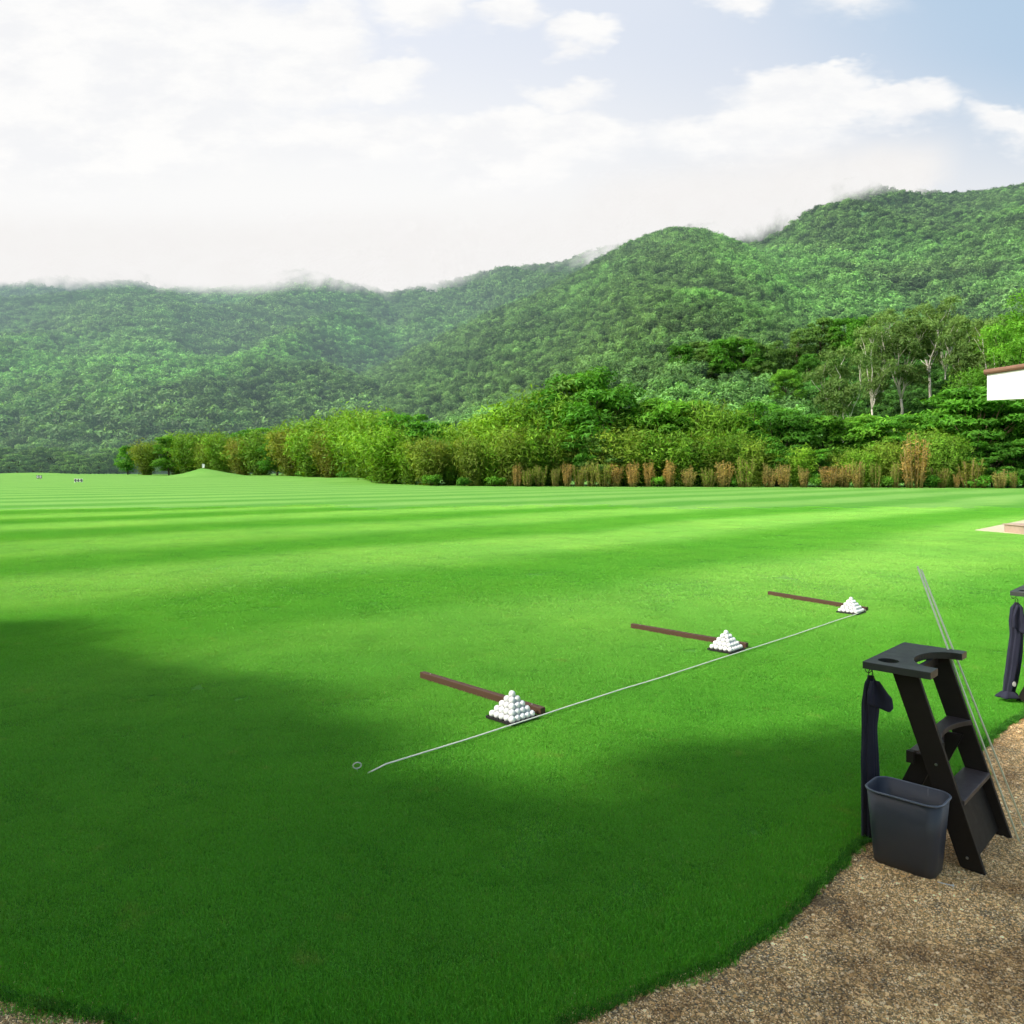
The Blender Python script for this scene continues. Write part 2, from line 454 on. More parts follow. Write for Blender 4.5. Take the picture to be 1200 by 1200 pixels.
# gravel path sheet (from the edge towards and behind the camera)
V = []; 
for p in EW:
    V.append((p.x, p.y, .004)); q = Vector((p.x * 1.0, -7., .004)); V.append(tuple(q))
F = [(2 * i, 2 * i + 1, 2 * i + 3, 2 * i + 2) for i in range(len(EW) - 1)]
F = [f[::-1] for f in F]
path = mesh_obj('gravel_path', V, F, M['gravel']); tag(path, kind='structure')
bm = bmesh.new(); bm.from_mesh(path.data); bmesh.ops.recalc_face_normals(bm, faces=bm.faces)
if sum(f.normal.z for f in bm.faces) < 0: bmesh.ops.reverse_faces(bm, faces=bm.faces)
bm.to_mesh(path.data); bm.free()
a = path.data.attributes.new('near', 'FLOAT', 'POINT')

# near part of the lawn as its own sheet: grows the blades
ctr = Vector((4, -5, 0))
rows = [0, .025, .06, .1, .16, .2, .3, .4, .7, 1, 1.5, 2, 3, 4, 5, 6, 7, 8, 10, 12, 15, 18, 22, 26, 30, 34, 38]
V = []; near = []; mid = []; rim = []
sub = [p for p in EW if -16 < p.x < 19]
for r in rows:
    for p in sub:
        d = (p - ctr); d.z = 0; d.normalize(); q = p + d * r
        V.append((q.x, q.y, .004))
        inside = abs(q.x) < .74 * q.y + .9
        near.append(1. if (inside and q.y < 9. and r > .15) else 0.); rim.append(1. if (inside and q.y < 9. and .02 < r < .35) else 0.)
        mid.append((1. if q.y > 8.2 else 0.) * (1. if q.y < 36 else 0.) if inside else 0.)
n = len(sub)
F = [(j * n + i, j * n + i + 1, (j + 1) * n + i + 1, (j + 1) * n + i) for j in range(len(rows) - 1) for i in range(n - 1)]
me = np_mesh('lawn', V, F, M['lawn'])
bm = bmesh.new(); bm.from_mesh(me)
if sum(f.normal.z for f in bm.faces) < 0: bmesh.ops.reverse_faces(bm, faces=bm.faces)
bm.to_mesh(me); bm.free()
me.attributes.new('near', 'FLOAT', 'POINT').data.foreach_set('value', near)
me.attributes.new('rim', 'FLOAT', 'POINT').data.foreach_set('value', rim)
me.attributes.new('mid', 'FLOAT', 'POINT').data.foreach_set('value', mid)
lawn = tag(link(bpy.data.objects.new('lawn', me)), kind='structure')

# ------------------------------------------------------------------ scatter: own mesh instanced over another object's surface
def scatter(name, me, src, attr, density, dmin, smin, smax, seed, label, cat, sizeattr=None, tilt=0.0):
    o = link(bpy.data.objects.new(name, me))
    g = bpy.data.node_groups.new(name, 'GeometryNodeTree')
    g.interface.new_socket('Geometry', in_out='INPUT', socket_type='NodeSocketGeometry')
    g.interface.new_socket('Geometry', in_out='OUTPUT', socket_type='NodeSocketGeometry')
    N = g.nodes; L = g.links
    gi = N.new('NodeGroupInput'); go = N.new('NodeGroupOutput')
    oi = N.new('GeometryNodeObjectInfo'); oi.inputs['Object'].default_value = src; oi.transform_space = 'RELATIVE'
    dp = N.new('GeometryNodeDistributePointsOnFaces'); dp.distribute_method = 'POISSON' if dmin else 'RANDOM'
    L.new(oi.outputs['Geometry'], dp.inputs['Mesh'])
    if dmin:
        dp.inputs['Distance Min'].default_value = dmin; dp.inputs['Density Max'].default_value = density
    else: dp.inputs['Density'].default_value = density
    dp.inputs['Seed'].default_value = seed
    if attr:
        na = N.new('GeometryNodeInputNamedAttribute'); na.data_type = 'FLOAT'; na.inputs['Name'].default_value = attr
        if dmin: L.new(na.outputs['Attribute'], dp.inputs['Density Factor'])
        else:
            mu = N.new('ShaderNodeMath'); mu.operation = 'MULTIPLY'; mu.inputs[1].default_value = density
            L.new(na.outputs['Attribute'], mu.inputs[0]); L.new(mu.outputs[0], dp.inputs['Density'])
    ip = N.new('GeometryNodeInstanceOnPoints')
    rr = N.new('FunctionNodeRandomValue'); rr.data_type = 'FLOAT_VECTOR'; rr.inputs[0].default_value = (-tilt, -tilt, 0); rr.inputs[1].default_value = (tilt, tilt, 6.283)
    rs = N.new('FunctionNodeRandomValue'); rs.data_type = 'FLOAT'; rs.inputs[2].default_value = smin; rs.inputs[3].default_value = smax; rs.inputs['Seed'].default_value = 5
    L.new(dp.outputs['Points'], ip.inputs['Points']); L.new(gi.outputs[0], ip.inputs['Instance'])
    L.new(rr.outputs[0], ip.inputs['Rotation'])
    sc = rs.outputs[1]
    if sizeattr:
        na2 = N.new('GeometryNodeInputNamedAttribute'); na2.data_type = 'FLOAT'; na2.inputs['Name'].default_value = sizeattr
        mu2 = N.new('ShaderNodeMath'); mu2.operation = 'MULTIPLY'
        L.new(rs.outputs[1], mu2.inputs[0]); L.new(na2.outputs['Attribute'], mu2.inputs[1]); sc = mu2.outputs[0]
    L.new(sc, ip.inputs['Scale']); L.new(ip.outputs[0], go.inputs[0])
    md = o.modifiers.new('scatter', 'NODES'); md.node_group = g
    return tag(o, label, cat, kind='stuff')

rng = np.random.default_rng(3)
def blade_patch(name, rad, count, hmin, hmax, wmin, wmax, lean=.6, cl=.0):
    r = rad * np.sqrt(rng.random(count)); th = rng.random(count) * 6.283
    B = np.stack([r * np.cos(th), r * np.sin(th), np.zeros(count)], 1)
    h = hmin + (hmax - hmin) * rng.random(count) ** 1.5
    w = wmin + (wmax - wmin) * rng.random(count)
    a = rng.random(count) * 6.283; la = rng.random(count) * 6.283; ln = lean * rng.random(count)
    side = np.stack([np.cos(a), np.sin(a), np.zeros(count)], 1) * (w / 2)[:, None]
    ld = np.stack([np.cos(la), np.sin(la), np.zeros(count)], 1) * (ln * h)[:, None]
    up = np.zeros((count, 3)); up[:, 2] = h
    v0 = B - side; v1 = B + side
    v2 = B + side * .7 + ld * .35 + up * .6; v3 = B - side * .7 + ld * .35 + up * .6
    v4 = B + ld + up * (1 - .3 * ln / max(lean, .01))[:, None]
    V = np.stack([v0, v1, v2, v3, v4, v4 + 1e-5], 1).reshape(-1, 3)
    i = np.arange(count)[:, None] * 6
    F = np.concatenate([i + np.array([[0, 1, 2, 3]]), i + np.array([[3, 2, 4, 5]])], 0)
    k = .98 + .62 * rng.random(count); yel = (rng.random(count) < .06)
    dry = (rng.random(count) < .012)
    c = np.stack([k * (1 + .25 * yel + 1.2 * dry), k, k * (1 + .0 * yel + 1.2 * dry), np.ones(count)], 1)
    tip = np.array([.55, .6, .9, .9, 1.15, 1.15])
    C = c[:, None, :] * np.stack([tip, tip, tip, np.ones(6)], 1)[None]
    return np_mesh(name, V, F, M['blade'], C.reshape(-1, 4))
for k in range(1):
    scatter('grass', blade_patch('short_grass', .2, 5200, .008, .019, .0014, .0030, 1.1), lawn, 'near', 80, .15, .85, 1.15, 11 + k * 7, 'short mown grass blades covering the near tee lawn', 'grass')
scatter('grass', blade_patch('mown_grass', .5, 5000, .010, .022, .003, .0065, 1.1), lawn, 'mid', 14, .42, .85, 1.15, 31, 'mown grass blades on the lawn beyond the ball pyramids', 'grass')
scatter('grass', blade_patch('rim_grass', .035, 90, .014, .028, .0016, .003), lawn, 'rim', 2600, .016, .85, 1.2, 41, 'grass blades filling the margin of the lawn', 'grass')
# longer ragged blades along the edge (one mesh following the edge)
def edge_blades():
    pts = [p for p in EW if -3.2 < p.x < 6.2]
    V = []; C = []; F = []
    for i in range(len(pts) - 1):
        p = pts[i]; q = pts[i + 1]; L = (q - p).length; tn = (q - p).normalized(); nn = Vector((-tn.y, tn.x, 0))
        for _ in range(int(L * 2600) + 1):
            b = p + tn * random.random() * L + nn * random.uniform(-.006, .035) ** 1
            long = 1 + 1.0 * max(0, noise.noise(b * 9.))
            h = random.uniform(.018, .038) * long; wd = random.uniform(.0016, .003)
            out = (-nn * random.uniform(-.2, 1.1) + tn * random.uniform(-.7, .7)) * h * random.uniform(.4, 1.)
            a = random.random() * 6.283; sd = Vector((math.cos(a), math.sin(a), 0)) * wd / 2
            z0 = Vector((0, 0, .002)); n = len(V)
            V += [b - sd + z0, b + sd + z0, b + sd * .8 + out * .4 + Vector((0, 0, h * .6)), b - sd * .8 + out * .4 + Vector((0, 0, h * .6)), b + out + Vector((0, 0, h * .75)), b + out * 1.01 + Vector((0, 0, h * .75))]
            F += [(n, n + 1, n + 2, n + 3), (n + 3, n + 2, n + 4, n + 5)]
            k = random.uniform(.5, .95)
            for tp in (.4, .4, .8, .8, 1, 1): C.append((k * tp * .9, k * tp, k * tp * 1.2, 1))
    return np_mesh('edge_grass', [tuple(v) for v in V], F, M['blade'], C)
tag(link(bpy.data.objects.new('edge_grass', edge_blades())), 'ragged longer grass along the gravel path edge', 'grass', kind='stuff')

# pebbles on the gravel
def pebble_patch(rad, count):
    t6 = [(0, 0, .8), (1, 0, .1), (.4, .9, 0), (-.8, .6, .1), (-.8, -.6, 0), (.4, -.9, .1)]
    base = np.array(t6); F0 = np.array([[0, 1, 2], [0, 2, 3], [0, 3, 4], [0, 4, 5], [0, 5, 1]])
    V = []; F = []; C = []
    pal = [(.60, .45, .25), (.44, .31, .15), (.74, .59, .37), (.28, .19, .09), (.80, .71, .54), (.17, .115, .06), (.52, .36, .18), (.22, .17, .09)]
    for i in range(count):
        r = rad * math.sqrt(random.random()); a = random.random() * 6.283; s = random.uniform(.0018, .0045) * (2.2 if random.random() < .025 else 1)
        b = base * (1 + .5 * (rng.random((6, 3)) - .5)) * s * np.array([1, random.uniform(.6, 1), .8])
        q = random.random() * 6.283; Rm = np.array([[math.cos(q), -math.sin(q), 0], [math.sin(q), math.cos(q), 0], [0, 0, 1]])
        b = b @ Rm.T + np.array([r * math.cos(a), r * math.sin(a), .0])
        n = len(V); V += list(b); F += [tuple(f + n) for f in F0]
        c = random.choice(pal); k = random.uniform(.7, 1.15)
        C += [(c[0] * k, c[1] * k, c[2] * k, 1)] * 6
    return np_mesh('pebbles', V, F, M['pebble'], C)
mask = []
for v in path.data.vertices: mask.append(0.)
# dense pebble source strip: thin sheet of the visible path
tagx = [p for p in EW if -2.4 < p.x < 6.5]
def dist_strip():
    rws = [-.015, -.1, -.3, -.6, -1, -1.6, -2.4]
    V = [(p.x + .5 * -r * .9, p.y + r, .0065) for r in rws for p in tagx[::3]]
    n = len(tagx[::3])
    F = [(j * n + i, (j + 1) * n + i, (j + 1) * n + i + 1, j * n + i + 1) for j in range(len(rws) - 1) for i in range(n - 1)]
    me = np_mesh('gravel_surface', V, F, M['gravel'])
    o = link(bpy.data.objects.new('gravel_surface', me)); return tag(o, kind='structure')
gs = dist_strip()
scatter('pebbles', pebble_patch(.16, 2400), gs, None, 80, .13, .9, 1.1, 3, 'loose tan and brown pebbles of the gravel path', 'gravel')

# ------------------------------------------------------------------ golf bag stand
UDIR = Vector((.700, .714, 0)).normalized(); ANG = math.atan2(UDIR.y, UDIR.x)
M['stand'] = wood('dark_stained_wood', (.003, .0024, .002), (.0075, .0055, .0045), .5, (8, 8, 60), spec=.22)
M['stand_top'] = wood('dark_table_paint', (.013, .016, .015), (.022, .026, .024), .42, (50, 6, 50), spec=.45)
M['shelf'] = wood('worn_shelf_wood', (.018, .014, .014), (.034, .026, .026), .42, (6, 60, 60), wear=.4, spec=.5)
M['steel'] = plain('dull_steel', (.5, .5, .48), .35, 1.)
M['black_metal'] = plain('black_metal', (.012, .012, .013), .4, .3)
def WL(u, w_, h): return Vector((u, -w_, h))     # stand-local: u along the row, w away from the range
H = .785; TL = .535; TD = .27
def stand():
    root = empty('bag_stand', (1.521, 3.333, 0), ANG)
    # table top with scooped notch and cup hole
    outer = [(0, 0), (TL, 0)]
    c = [(TL, TD)]
    outer += c
    nx0, nx1, nd = .098, TL - .078, .135
    for i in range(25):
        a = math.pi * i / 24
        outer.append(((nx0 + nx1) / 2 + (nx1 - nx0) / 2 * math.cos(a), TD - nd * math.sin(a) ** .8 if 0 < i < 24 else TD))
    outer.append((0, TD))
    hole = [(.096 + .042 * math.cos(2 * math.pi * k / 28), .075 + .042 * math.sin(2 * math.pi * k / 28)) for k in range(28)]
    tris = tessellate_polygon([[Vector((x, y, 0)) for x, y in outer], [Vector((x, y, 0)) for x, y in hole]])
    pts = outer + hole; n = len(pts)
    V = [WL(x, y, H) for x, y in pts] + [WL(x, y, H - .03) for x, y in pts]
    Fc = [tuple(f) for f in tris] + [tuple(i + n for i in f)[::-1] for f in tris]
    no = len(outer)
    Fc += [(i, (i + 1) % no, (i + 1) % no + n, i + n) for i in range(no)]
    nh = len(hole)
    Fc += [(no + i, no + i + n, no + (i + 1) % nh + n, no + (i + 1) % nh) for i in range(nh)]
    b = MB(); b.add(V, Fc); b.build('tabletop', M['stand_top'], root, bevel=.0025)
    hb = H - .03
    def fr(h): return .107 + .26 * (hb - h) / hb      # inner edge of a front leg at height h
    def ow(h): return .104 - .012 * (hb - h) / hb
    for u0 in (.04, TL - .062):
        b = MB(); th = .022
        lo = [WL(u0, fr(0), .0), WL(u0 + th, fr(0), .0), WL(u0 + th, fr(0) + ow(0), .0), WL(u0, fr(0) + ow(0), .0)]
        hi = [WL(u0, fr(hb), hb - .001), WL(u0 + th, fr(hb), hb - .001), WL(u0 + th, fr(hb) + ow(hb), hb - .001), WL(u0, fr(hb) + ow(hb), hb - .001)]
        lo[0].z = lo[1].z = .012
        b.hexa(lo, hi); b.build('front_leg', M['stand'], root, bevel=.002)
        for (hh, off) in ((.40, .05), (.055, .045)):
            s = MB(); uu = u0 - .0005 if u0 < .2 else u0 + th + .0005
            sg = -1 if u0 < .2 else 1
            s.tube([WL(uu, fr(hh) + off, hh), WL(uu + sg * .004, fr(hh) + off, hh)], [.006, .004], 10); s.build('bolt', M['steel'], root)
    # rear legs (splay towards the lawn), just inside the front legs
    for u0 in (.064, TL - .084):
        b = MB(); th = .02
        hiw = .30; hz_ = .60
        lo = [WL(u0, .01, 0), WL(u0 + th, .01, 0), WL(u0 + th, .088, 0), WL(u0, .088, 0)]
        hi = [WL(u0, .262, hz_ - .04), WL(u0 + th, .262, hz_ - .04), WL(u0 + th, .30, hz_ - .1), WL(u0, .30, hz_ - .1)]
        lo = [WL(u0, .015, 0), WL(u0 + th, .015, 0), WL(u0 + th, .09, 0), WL(u0, .09, 0)]
        hi = [WL(u0, .195, .42), WL(u0 + th, .195, .42), WL(u0 + th, .275, .42), WL(u0, .275, .42)]
        b.hexa(lo, hi); b.build('rear_leg', M['stand'], root, bevel=.002)
    # scooped upper shelf
    def scooped(h, w0, w1, nd, th, ua, ub, nm, mat):
        N_ = 17; V = []
        for z in (h, h - th):
            for i in range(N_):
                uu = ua + (ub - ua) * i / (N_ - 1); q = (i / (N_ - 1) - .5) * 2
                V.append(WL(uu, w0, z)); V.append(WL(uu, w1 - nd * max(0, 1 - abs(q) ** 2.2) , z))
        F_ = []
        o2 = 2 * N_
        for i in range(N_ - 1):
            a, b_, c_, d_ = 2 * i, 2 * i + 1, 2 * i + 3, 2 * i + 2
            F_ += [(a, b_, c_, d_), (a + o2, d_ + o2, c_ + o2, b_ + o2), (b_, b_ + o2, c_ + o2, c_), (a, d_, d_ + o2, a + o2)]
        F_ += [(0, o2, o2 + 1, 1), (2 * N_ - 2, 2 * N_ - 1, o2 + 2 * N_ - 1, o2 + 2 * N_ - 2)]
        b = MB(); b.add(V, F_); return b.build(nm, mat, root, bevel=.0015)
    ia, ib = .0625, TL - .0625
    scooped(.49, .205, .305, .05, .022, ia, ib, 'upper_shelf', M['shelf'])
    scooped(.425, .165, .20, .02, .05, .0845, TL - .0845, 'rear_brace', M['shelf'])
    b = MB(); b.box(WL(.0525, .178, .405), (.024, .03, .05)); b.build('brace_block', M['stand'], root, bevel=.002)
    b = MB(); b.box(WL(TL - .0525, .178, .405), (.024, .03, .05)); b.build('brace_block', M['stand'], root, bevel=.002)
    b = MB(); b.box(WL(TL / 2, .325, .262), (ib - ia, .105, .02)); b.build('lower_shelf', M['shelf'], root, bevel=.002)
    b = MB()
    l0 = fr(.03) + .035; l1 = fr(.252) + .035
    b.hexa([WL(ia, l0, .03), WL(ib, l0, .03), WL(ib, l0 + .018, .03), WL(ia, l0 + .018, .03)], [WL(ia, l1, .251), WL(ib, l1, .251), WL(ib, l1 + .018, .251), WL(ia, l1 + .018, .251)])
    b.build('kick_panel', M['stand'], root, bevel=.0015)
    b = MB(); b.box(WL(TL / 2, .16, H - .0485), (ib - ia, .018, .036)); b.build('top_rail', M['stand'], root, bevel=.0015)
    # hook under the left end
    b = MB(); b.tube([WL(.03, .03, H - .0305), WL(.03, .03, H - .04), WL(.026, .018, H - .052), WL(.03, .005, H - .05), WL(.032, .0, H - .04)], .0024, 8)
    b.build('hook', M['black_metal'], root, smooth=True)
    return root
st1 = stand()
tag(st1, 'dark wooden golf bag stand with cup hole, nearest to the waste bin', 'bag stand', 'golf bag stands along the gravel path')
STEP = Vector((1.93, 1.99, 0))
st2 = copy_tree(st1); st2.location = st1.location + STEP
tag(st2, 'farther dark wooden golf bag stand cut off at the right edge', 'bag stand')

# ------------------------------------------------------------------ towels
def make_cloth():
    m, t, out = new_mat('dark_towel')
    co = t.node('ShaderNodeTexCoord').outputs['Object']
    n = t.noise(co, 420., 2, .6); n2 = t.noise(co, 9., 3, .6)
    c = t.mix(n2, (.010, .011, .027), (.024, .026, .052))
    b = t.node('ShaderNodeBsdfPrincipled'); t.put(b.inputs['Base Color'], c); b.inputs['Roughness'].default_value = .9
    b.inputs['Sheen Weight'].default_value = .12; b.inputs['Sheen Tint'].default_value = (.5, .45, .6, 1)
    bp = t.node('ShaderNodeBump'); bp.inputs['Strength'].default_value = .4; bp.inputs['Distance'].default_value = .001
    t.L.new(n, bp.inputs['Height']); t.L.new(bp.outputs[0], b.inputs['Normal'])
    t.L.new(b.outputs[0], out.inputs[0]); return m
M['towel'] = make_cloth()
M['white_patch'] = plain('white_badge', (.6, .6, .58), .6)
def towel(loc, prof, drift, flap, label, foot=None, badge=.12):
    """prof: list of (height, half width) from the clip down"""
    root = empty('towel', loc, 0.)
    nr = 60; ns = 40; V = []; F_ = []
    zs = [p[0] for p in prof]; ws = [p[1] for p in prof]; ds = drift
    for j in range(nr):
        s = j / (nr - 1); z = zs[0] + (zs[-1] - zs[0]) * s
        hw = float(np.interp(-z, [-q for q in zs], ws)); dx_ = float(np.interp(-z, [-q for q in zs], ds))
        for i in range(ns):
            a = 2 * math.pi * i / ns
            k = 1 + .20 * math.sin(4 * a + 1.3 + .6 * s) + .12 * math.sin(9 * a + 2.2 * s) + .10 * noise.noise(Vector((math.cos(a) * 1.5, math.sin(a) * 1.5, z * 7)))
            V.append((dx_ + hw * k * math.cos(a), hw * .52 * k * math.sin(a), z))
    for j in range(nr - 1):
        for i in range(ns):
            F_.append((j * ns + i, (j + 1) * ns + i, (j + 1) * ns + (i + 1) % ns, j * ns + (i + 1) % ns))
    F_.append(tuple(range(ns))); F_.append(tuple((nr - 1) * ns + i for i in range(ns))[::-1])
    mesh_obj('cloth', V, F_, M['towel'], root, smooth=True)
    # outer fold that hangs over the top
    V = []; F_ = []; nj = 18; ni = 14
    for j in range(nj):
        s = j / (nj - 1)
        for i in range(ni):
            q = i / (ni - 1)
            x = -flap[0] * (.35 + .65 * min(1, s * 2)) + (flap[0] + flap[1]) * q * (.35 + .65 * min(1, s * 1.6)) ; x += .02 * s * (q - .3)
            L_ = flap[2] * (1 - .35 * abs(q - .75))
            V.append((x, -(.022 + .012 * math.sin(q * 9 + s) + .012 * s), zs[0] - .012 - L_ * s))
    n = len(V)
    V += [(x, y + .004, z) for x, y, z in V]
    for j in range(nj - 1):
        for i in range(ni - 1):
            a = j * ni + i; F_.append((a, a + ni, a + ni + 1, a + 1)); F_.append((a + n, a + 1 + n, a + ni + 1 + n, a + ni + n))
    for i in range(ni - 1):
        a = (nj - 1) * ni + i; F_.append((a, a + n, a + 1 + n, a + 1)); F_.append((i, i + 1, i + 1 + n, i + n))
    for j in range(nj - 1):
        a = j * ni; F_.append((a, a + n, a + ni + n, a + ni)); a = j * ni + ni - 1; F_.append((a, a + ni, a + ni + n, a + n))
    mesh_obj('fold', V, F_, M['towel'], root, smooth=True)
    b = MB(); z0 = zs[0]
    b.tube([(.0 + .009 * math.cos(a), 0, z0 + .016 + .016 * math.sin(a)) for a in [2 * math.pi * k / 16 for k in range(17)]], .0022, 8)
    b.tube([(-.012, 0, z0 - .002), (.012, 0, z0 - .002)], .009, 8)
    b.build('clip', M['black_metal'], root, smooth=True)
    zb = zs[-1] + badge; hwb = float(np.interp(-zb, [-q for q in zs], ws)); db = float(np.interp(-zb, [-q for q in zs], ds))
    b = MB()
    ring = [(db + .2 * hwb + .011 * math.cos(2 * math.pi * k / 16), -(hwb * .62 + .006), zb + .017 * math.sin(2 * math.pi * k / 16)) for k in range(16)]
    b.add(ring + [(x, y + .012, z) for x, y, z in ring], [tuple(range(16))] + [(k, (k + 1) % 16, (k + 1) % 16 + 16, k + 16) for k in range(16)] + [tuple(range(31, 15, -1))])
    b.build('badge', M['white_patch'], root)
    if foot:
        V = []; F_ = []; nr = 10; ns = 32
        for j in range(nr):
            s = j / (nr - 1)
            for i in range(ns):
                a = 2 * math.pi * i / ns; k = 1 + .16 * math.sin(5 * a) + .08 * math.sin(11 * a)
                rr = (.55 + .6 * math.sin(math.pi * min(1, s * 1.1) * .5)) * (1 if s < .9 else .8)
                V.append((foot[0] + foot[1] * rr * k * math.cos(a), .045 * rr * k * math.sin(a), zs[-1] + .02 - .045 * s))
        for j in range(nr - 1):
            for i in range(ns): F_.append((j * ns + i, (j + 1) * ns + i, (j + 1) * ns + (i + 1) % ns, j * ns + (i + 1) % ns))
        F_.append(tuple(range(ns))); F_.append(tuple((nr - 1) * ns + i for i in range(ns))[::-1])
        mesh_obj('crumpled_hem', V, F_, M['towel'], root, smooth=True)
    return tag(root, label, 'towel', 'dark towels hanging from the bag stands')
hk = st1.matrix_basis @ WL(.03, .012, 0)
towel((hk.x + .012, hk.y, 0), [(.715, .010), (.69, .022), (.60, .032), (.5, .028), (.35, .031), (.2, .035), (.02, .036)], [0, 0, .0, -.006, -.004, 0, .004], (.026, .072, .13), 'dark navy towel hanging behind the near waste bin', badge=.165)
hk2 = hk + STEP
towel((hk2.x + .025, hk2.y, 0), [(.70, .014), (.67, .036), (.58, .043), (.48, .040), (.3, .043), (.16, .042), (.07, .034)], [0, .0, 0, .0, -.018, -.04, -.055], (.046, .05, .20), 'dark purple towel with white badge and crumpled end by the right edge', foot=(-.06, .062), badge=.075)

# ------------------------------------------------------------------ alignment sticks
M['rod'] = plain('pale_green_rod', (.80, .86, .68), .4, 0, 60)
def rod(a, d, tmax, label):
    a = Vector(a); d = Vector(d)
    root = empty('alignment_stick', a)
    b = MB(); b.tube([(0, 0, 0), d * tmax * .5, d * tmax], .0044, 8); b.build('shaft', M['rod'], root, smooth=True)
    b = MB(); b.tube([d * tmax * 1.0001, d * (tmax * 1.0 + .01)], .0042, 8); b.build('end_cap', M['rod'], root, smooth=True)
    tag(root, label, 'stick', 'alignment sticks stuck through the bag stand')
rod((2.2, 3.333, .004), (-.18, .227, .785), 1.46, 'thin pale alignment rod, left of the two through the tabletop')
rod((2.313, 3.47, .004), (-.27, .09, .785), 1.45, 'thin pale alignment rod, right of the two through the tabletop')

# ------------------------------------------------------------------ waste bins
def make_plastic():
    m, t, out = new_mat('charcoal_plastic')
    co = t.node('ShaderNodeTexCoord').outputs['Object']
    n = t.noise(co, 260., 3, .6); n2 = t.noise(co, 6., 4, .65)
    c = t.mix(n2, (.034, .041, .060), (.050, .058, .080))
    sc = t.noise(t.vmath('MULTIPLY', co, (60, 60, 9)), 1., 2, .5)
    c = t.mix(t.smooth(sc, .76, .82, 0, .5), c, (.16, .17, .18))
    z = t.sep(co)[2]
    c = t.mix(t.smooth(z, .05, 0., 0, .5), c, (.06, .05, .038))
    t.L.new(bsdf(t, c, t.lin(n2, .2, .8, .38, .55), n, .25, .0006, spec=.5), out.inputs[0]); return m
M['plastic'] = make_plastic()
M['rim'] = plain('rim_plastic', (.11, .13, .17), .35)
def rrect(hx, hy, r, n=8):
    P = []
    for cx, cy, a0 in ((hx - r, hy - r, 0), (-hx + r, hy - r, 90), (-hx + r, -hy + r, 180), (hx - r, -hy + r, 270)):
        for k in range(n + 1):
            a = R(a0 + 90 * k / n); P.append((cx + r * math.cos(a), cy + r * math.sin(a)))
    return P
def waste_bin(c, label):
    root = empty('waste_bin', (c.x, c.y, 0.004), ANG + R(90))
    BH = .30
    rings = []
    for (z, hx, hy, r) in ((.0, .112, .070, .035), (.004, .117, .075, .038), (.15, .130, .085, .045), (BH, .143, .096, .055), (BH, .139, .092, .052), (.15, .126, .081, .042), (.012, .114, .072, .035)):
        rings.append([(x, y, z) for x, y in rrect(hx, hy, r)])
    n = len(rings[0]); V = [p for rg in rings for p in rg]; Fc = []
    for j in range(len(rings) - 1):
        for i in range(n): Fc.append((j * n + i, j * n + (i + 1) % n, (j + 1) * n + (i + 1) % n, (j + 1) * n + i))
    Fc.append(tuple(range(n))[::-1]); Fc.append(tuple((len(rings) - 1) * n + i for i in range(n)))
    mesh_obj('bin_body', V, Fc, M['plastic'], root, smooth=False)
    for p in root.children[0].data.polygons: p.use_smooth = len(p.vertices) == 4
    # rolled rim
    pts = rrect(.1445, .0975, .056); b = MB(); n = len(pts); base = []
    for i, (x, y) in enumerate(pts):
        px_, py_ = pts[(i + 1) % n]; qx, qy = pts[i - 1]
        tx, ty = px_ - qx, py_ - qy; l = math.hypot(tx, ty); nx, ny = ty / l, -tx / l
        for k in range(8):
            a = 2 * math.pi * k / 8; base.append((x + nx * .0048 * math.cos(a), y + ny * .0048 * math.cos(a), BH - .001 + .0045 * math.sin(a)))
    b.add(base, [(i * 8 + k, ((i + 1) % n) * 8 + k, ((i + 1) % n) * 8 + (k + 1) % 8, i * 8 + (k + 1) % 8) for i in range(n) for k in range(8)])
    b.build('rim', M['rim'], root, smooth=True)
    return tag(root, label, 'bin', 'charcoal waste bins beside the stands')
bc = Vector((1.615, 3.135, 0))
waste_bin(bc, 'empty charcoal plastic waste bin standing by the nearer stand')
waste_bin(bc + STEP + Vector((.045, -.01, 0)), 'second charcoal waste bin, barely showing at the right edge')

# golf tee lying by the bin
root = empty('golf_tee', (1.655, 2.995, .009), R(-35))
b = MB(); b.tube([(0, 0, 0), (.012, 0, 0), (.05, 0, .001), (.058, 0, .002), (.060, 0, .002)], [.0006, .0022, .0022, .005, .0055], 10); b.build('shank', plain('white_tee_paint', (.7, .7, .68), .4), root, smooth=True)
tag(root, 'small white golf tee lying beside the near waste bin', 'golf tee')

# ------------------------------------------------------------------ ball pyramids
def make_ball():
    m, t, out = new_mat('golf_ball_white')
    co = t.node('ShaderNodeTexCoord').outputs['Object']
    vo = t.node('ShaderNodeTexVoronoi', feature='F1'); t.put(vo.inputs['Vector'], co); vo.inputs['Scale'].default_value = 260.
    rnd = t.node('ShaderNodeObjectInfo').outputs['Random']
    c = t.mix(rnd, (.74, .745, .75), (.86, .86, .855))
    t.L.new(bsdf(t, c, .3, t.smooth(vo.outputs['Distance'], 0, .5), .35, .0008, spec=.5), out.inputs[0]); return m
M['ball'] = make_ball()
M['tray'] = plain('black_tray', (.016, .013, .014), .5)
M['bar'] = wood('reddish_brown_timber', (.020, .009, .005), (.042, .020, .011), .6, (5, 60, 60), spec=.3)
BD = .0448
bm = bmesh.new(); bmesh.ops.create_icosphere(bm, subdivisions=3, radius=BD / 2); bme = bpy.data.meshes.new('golf_ball'); bm.to_mesh(bme); bm.free(); bme.shade_smooth(); bme.materials.append(M['ball'])
names = ['nearest', 'middle', 'farthest']
PC = [Vector((0, 4.98, 0)), Vector((1.925, 6.905, 0)), Vector((3.868, 8.76, 0))]
lay = ['bottom', 'second', 'third', 'fourth']
GZ = .014
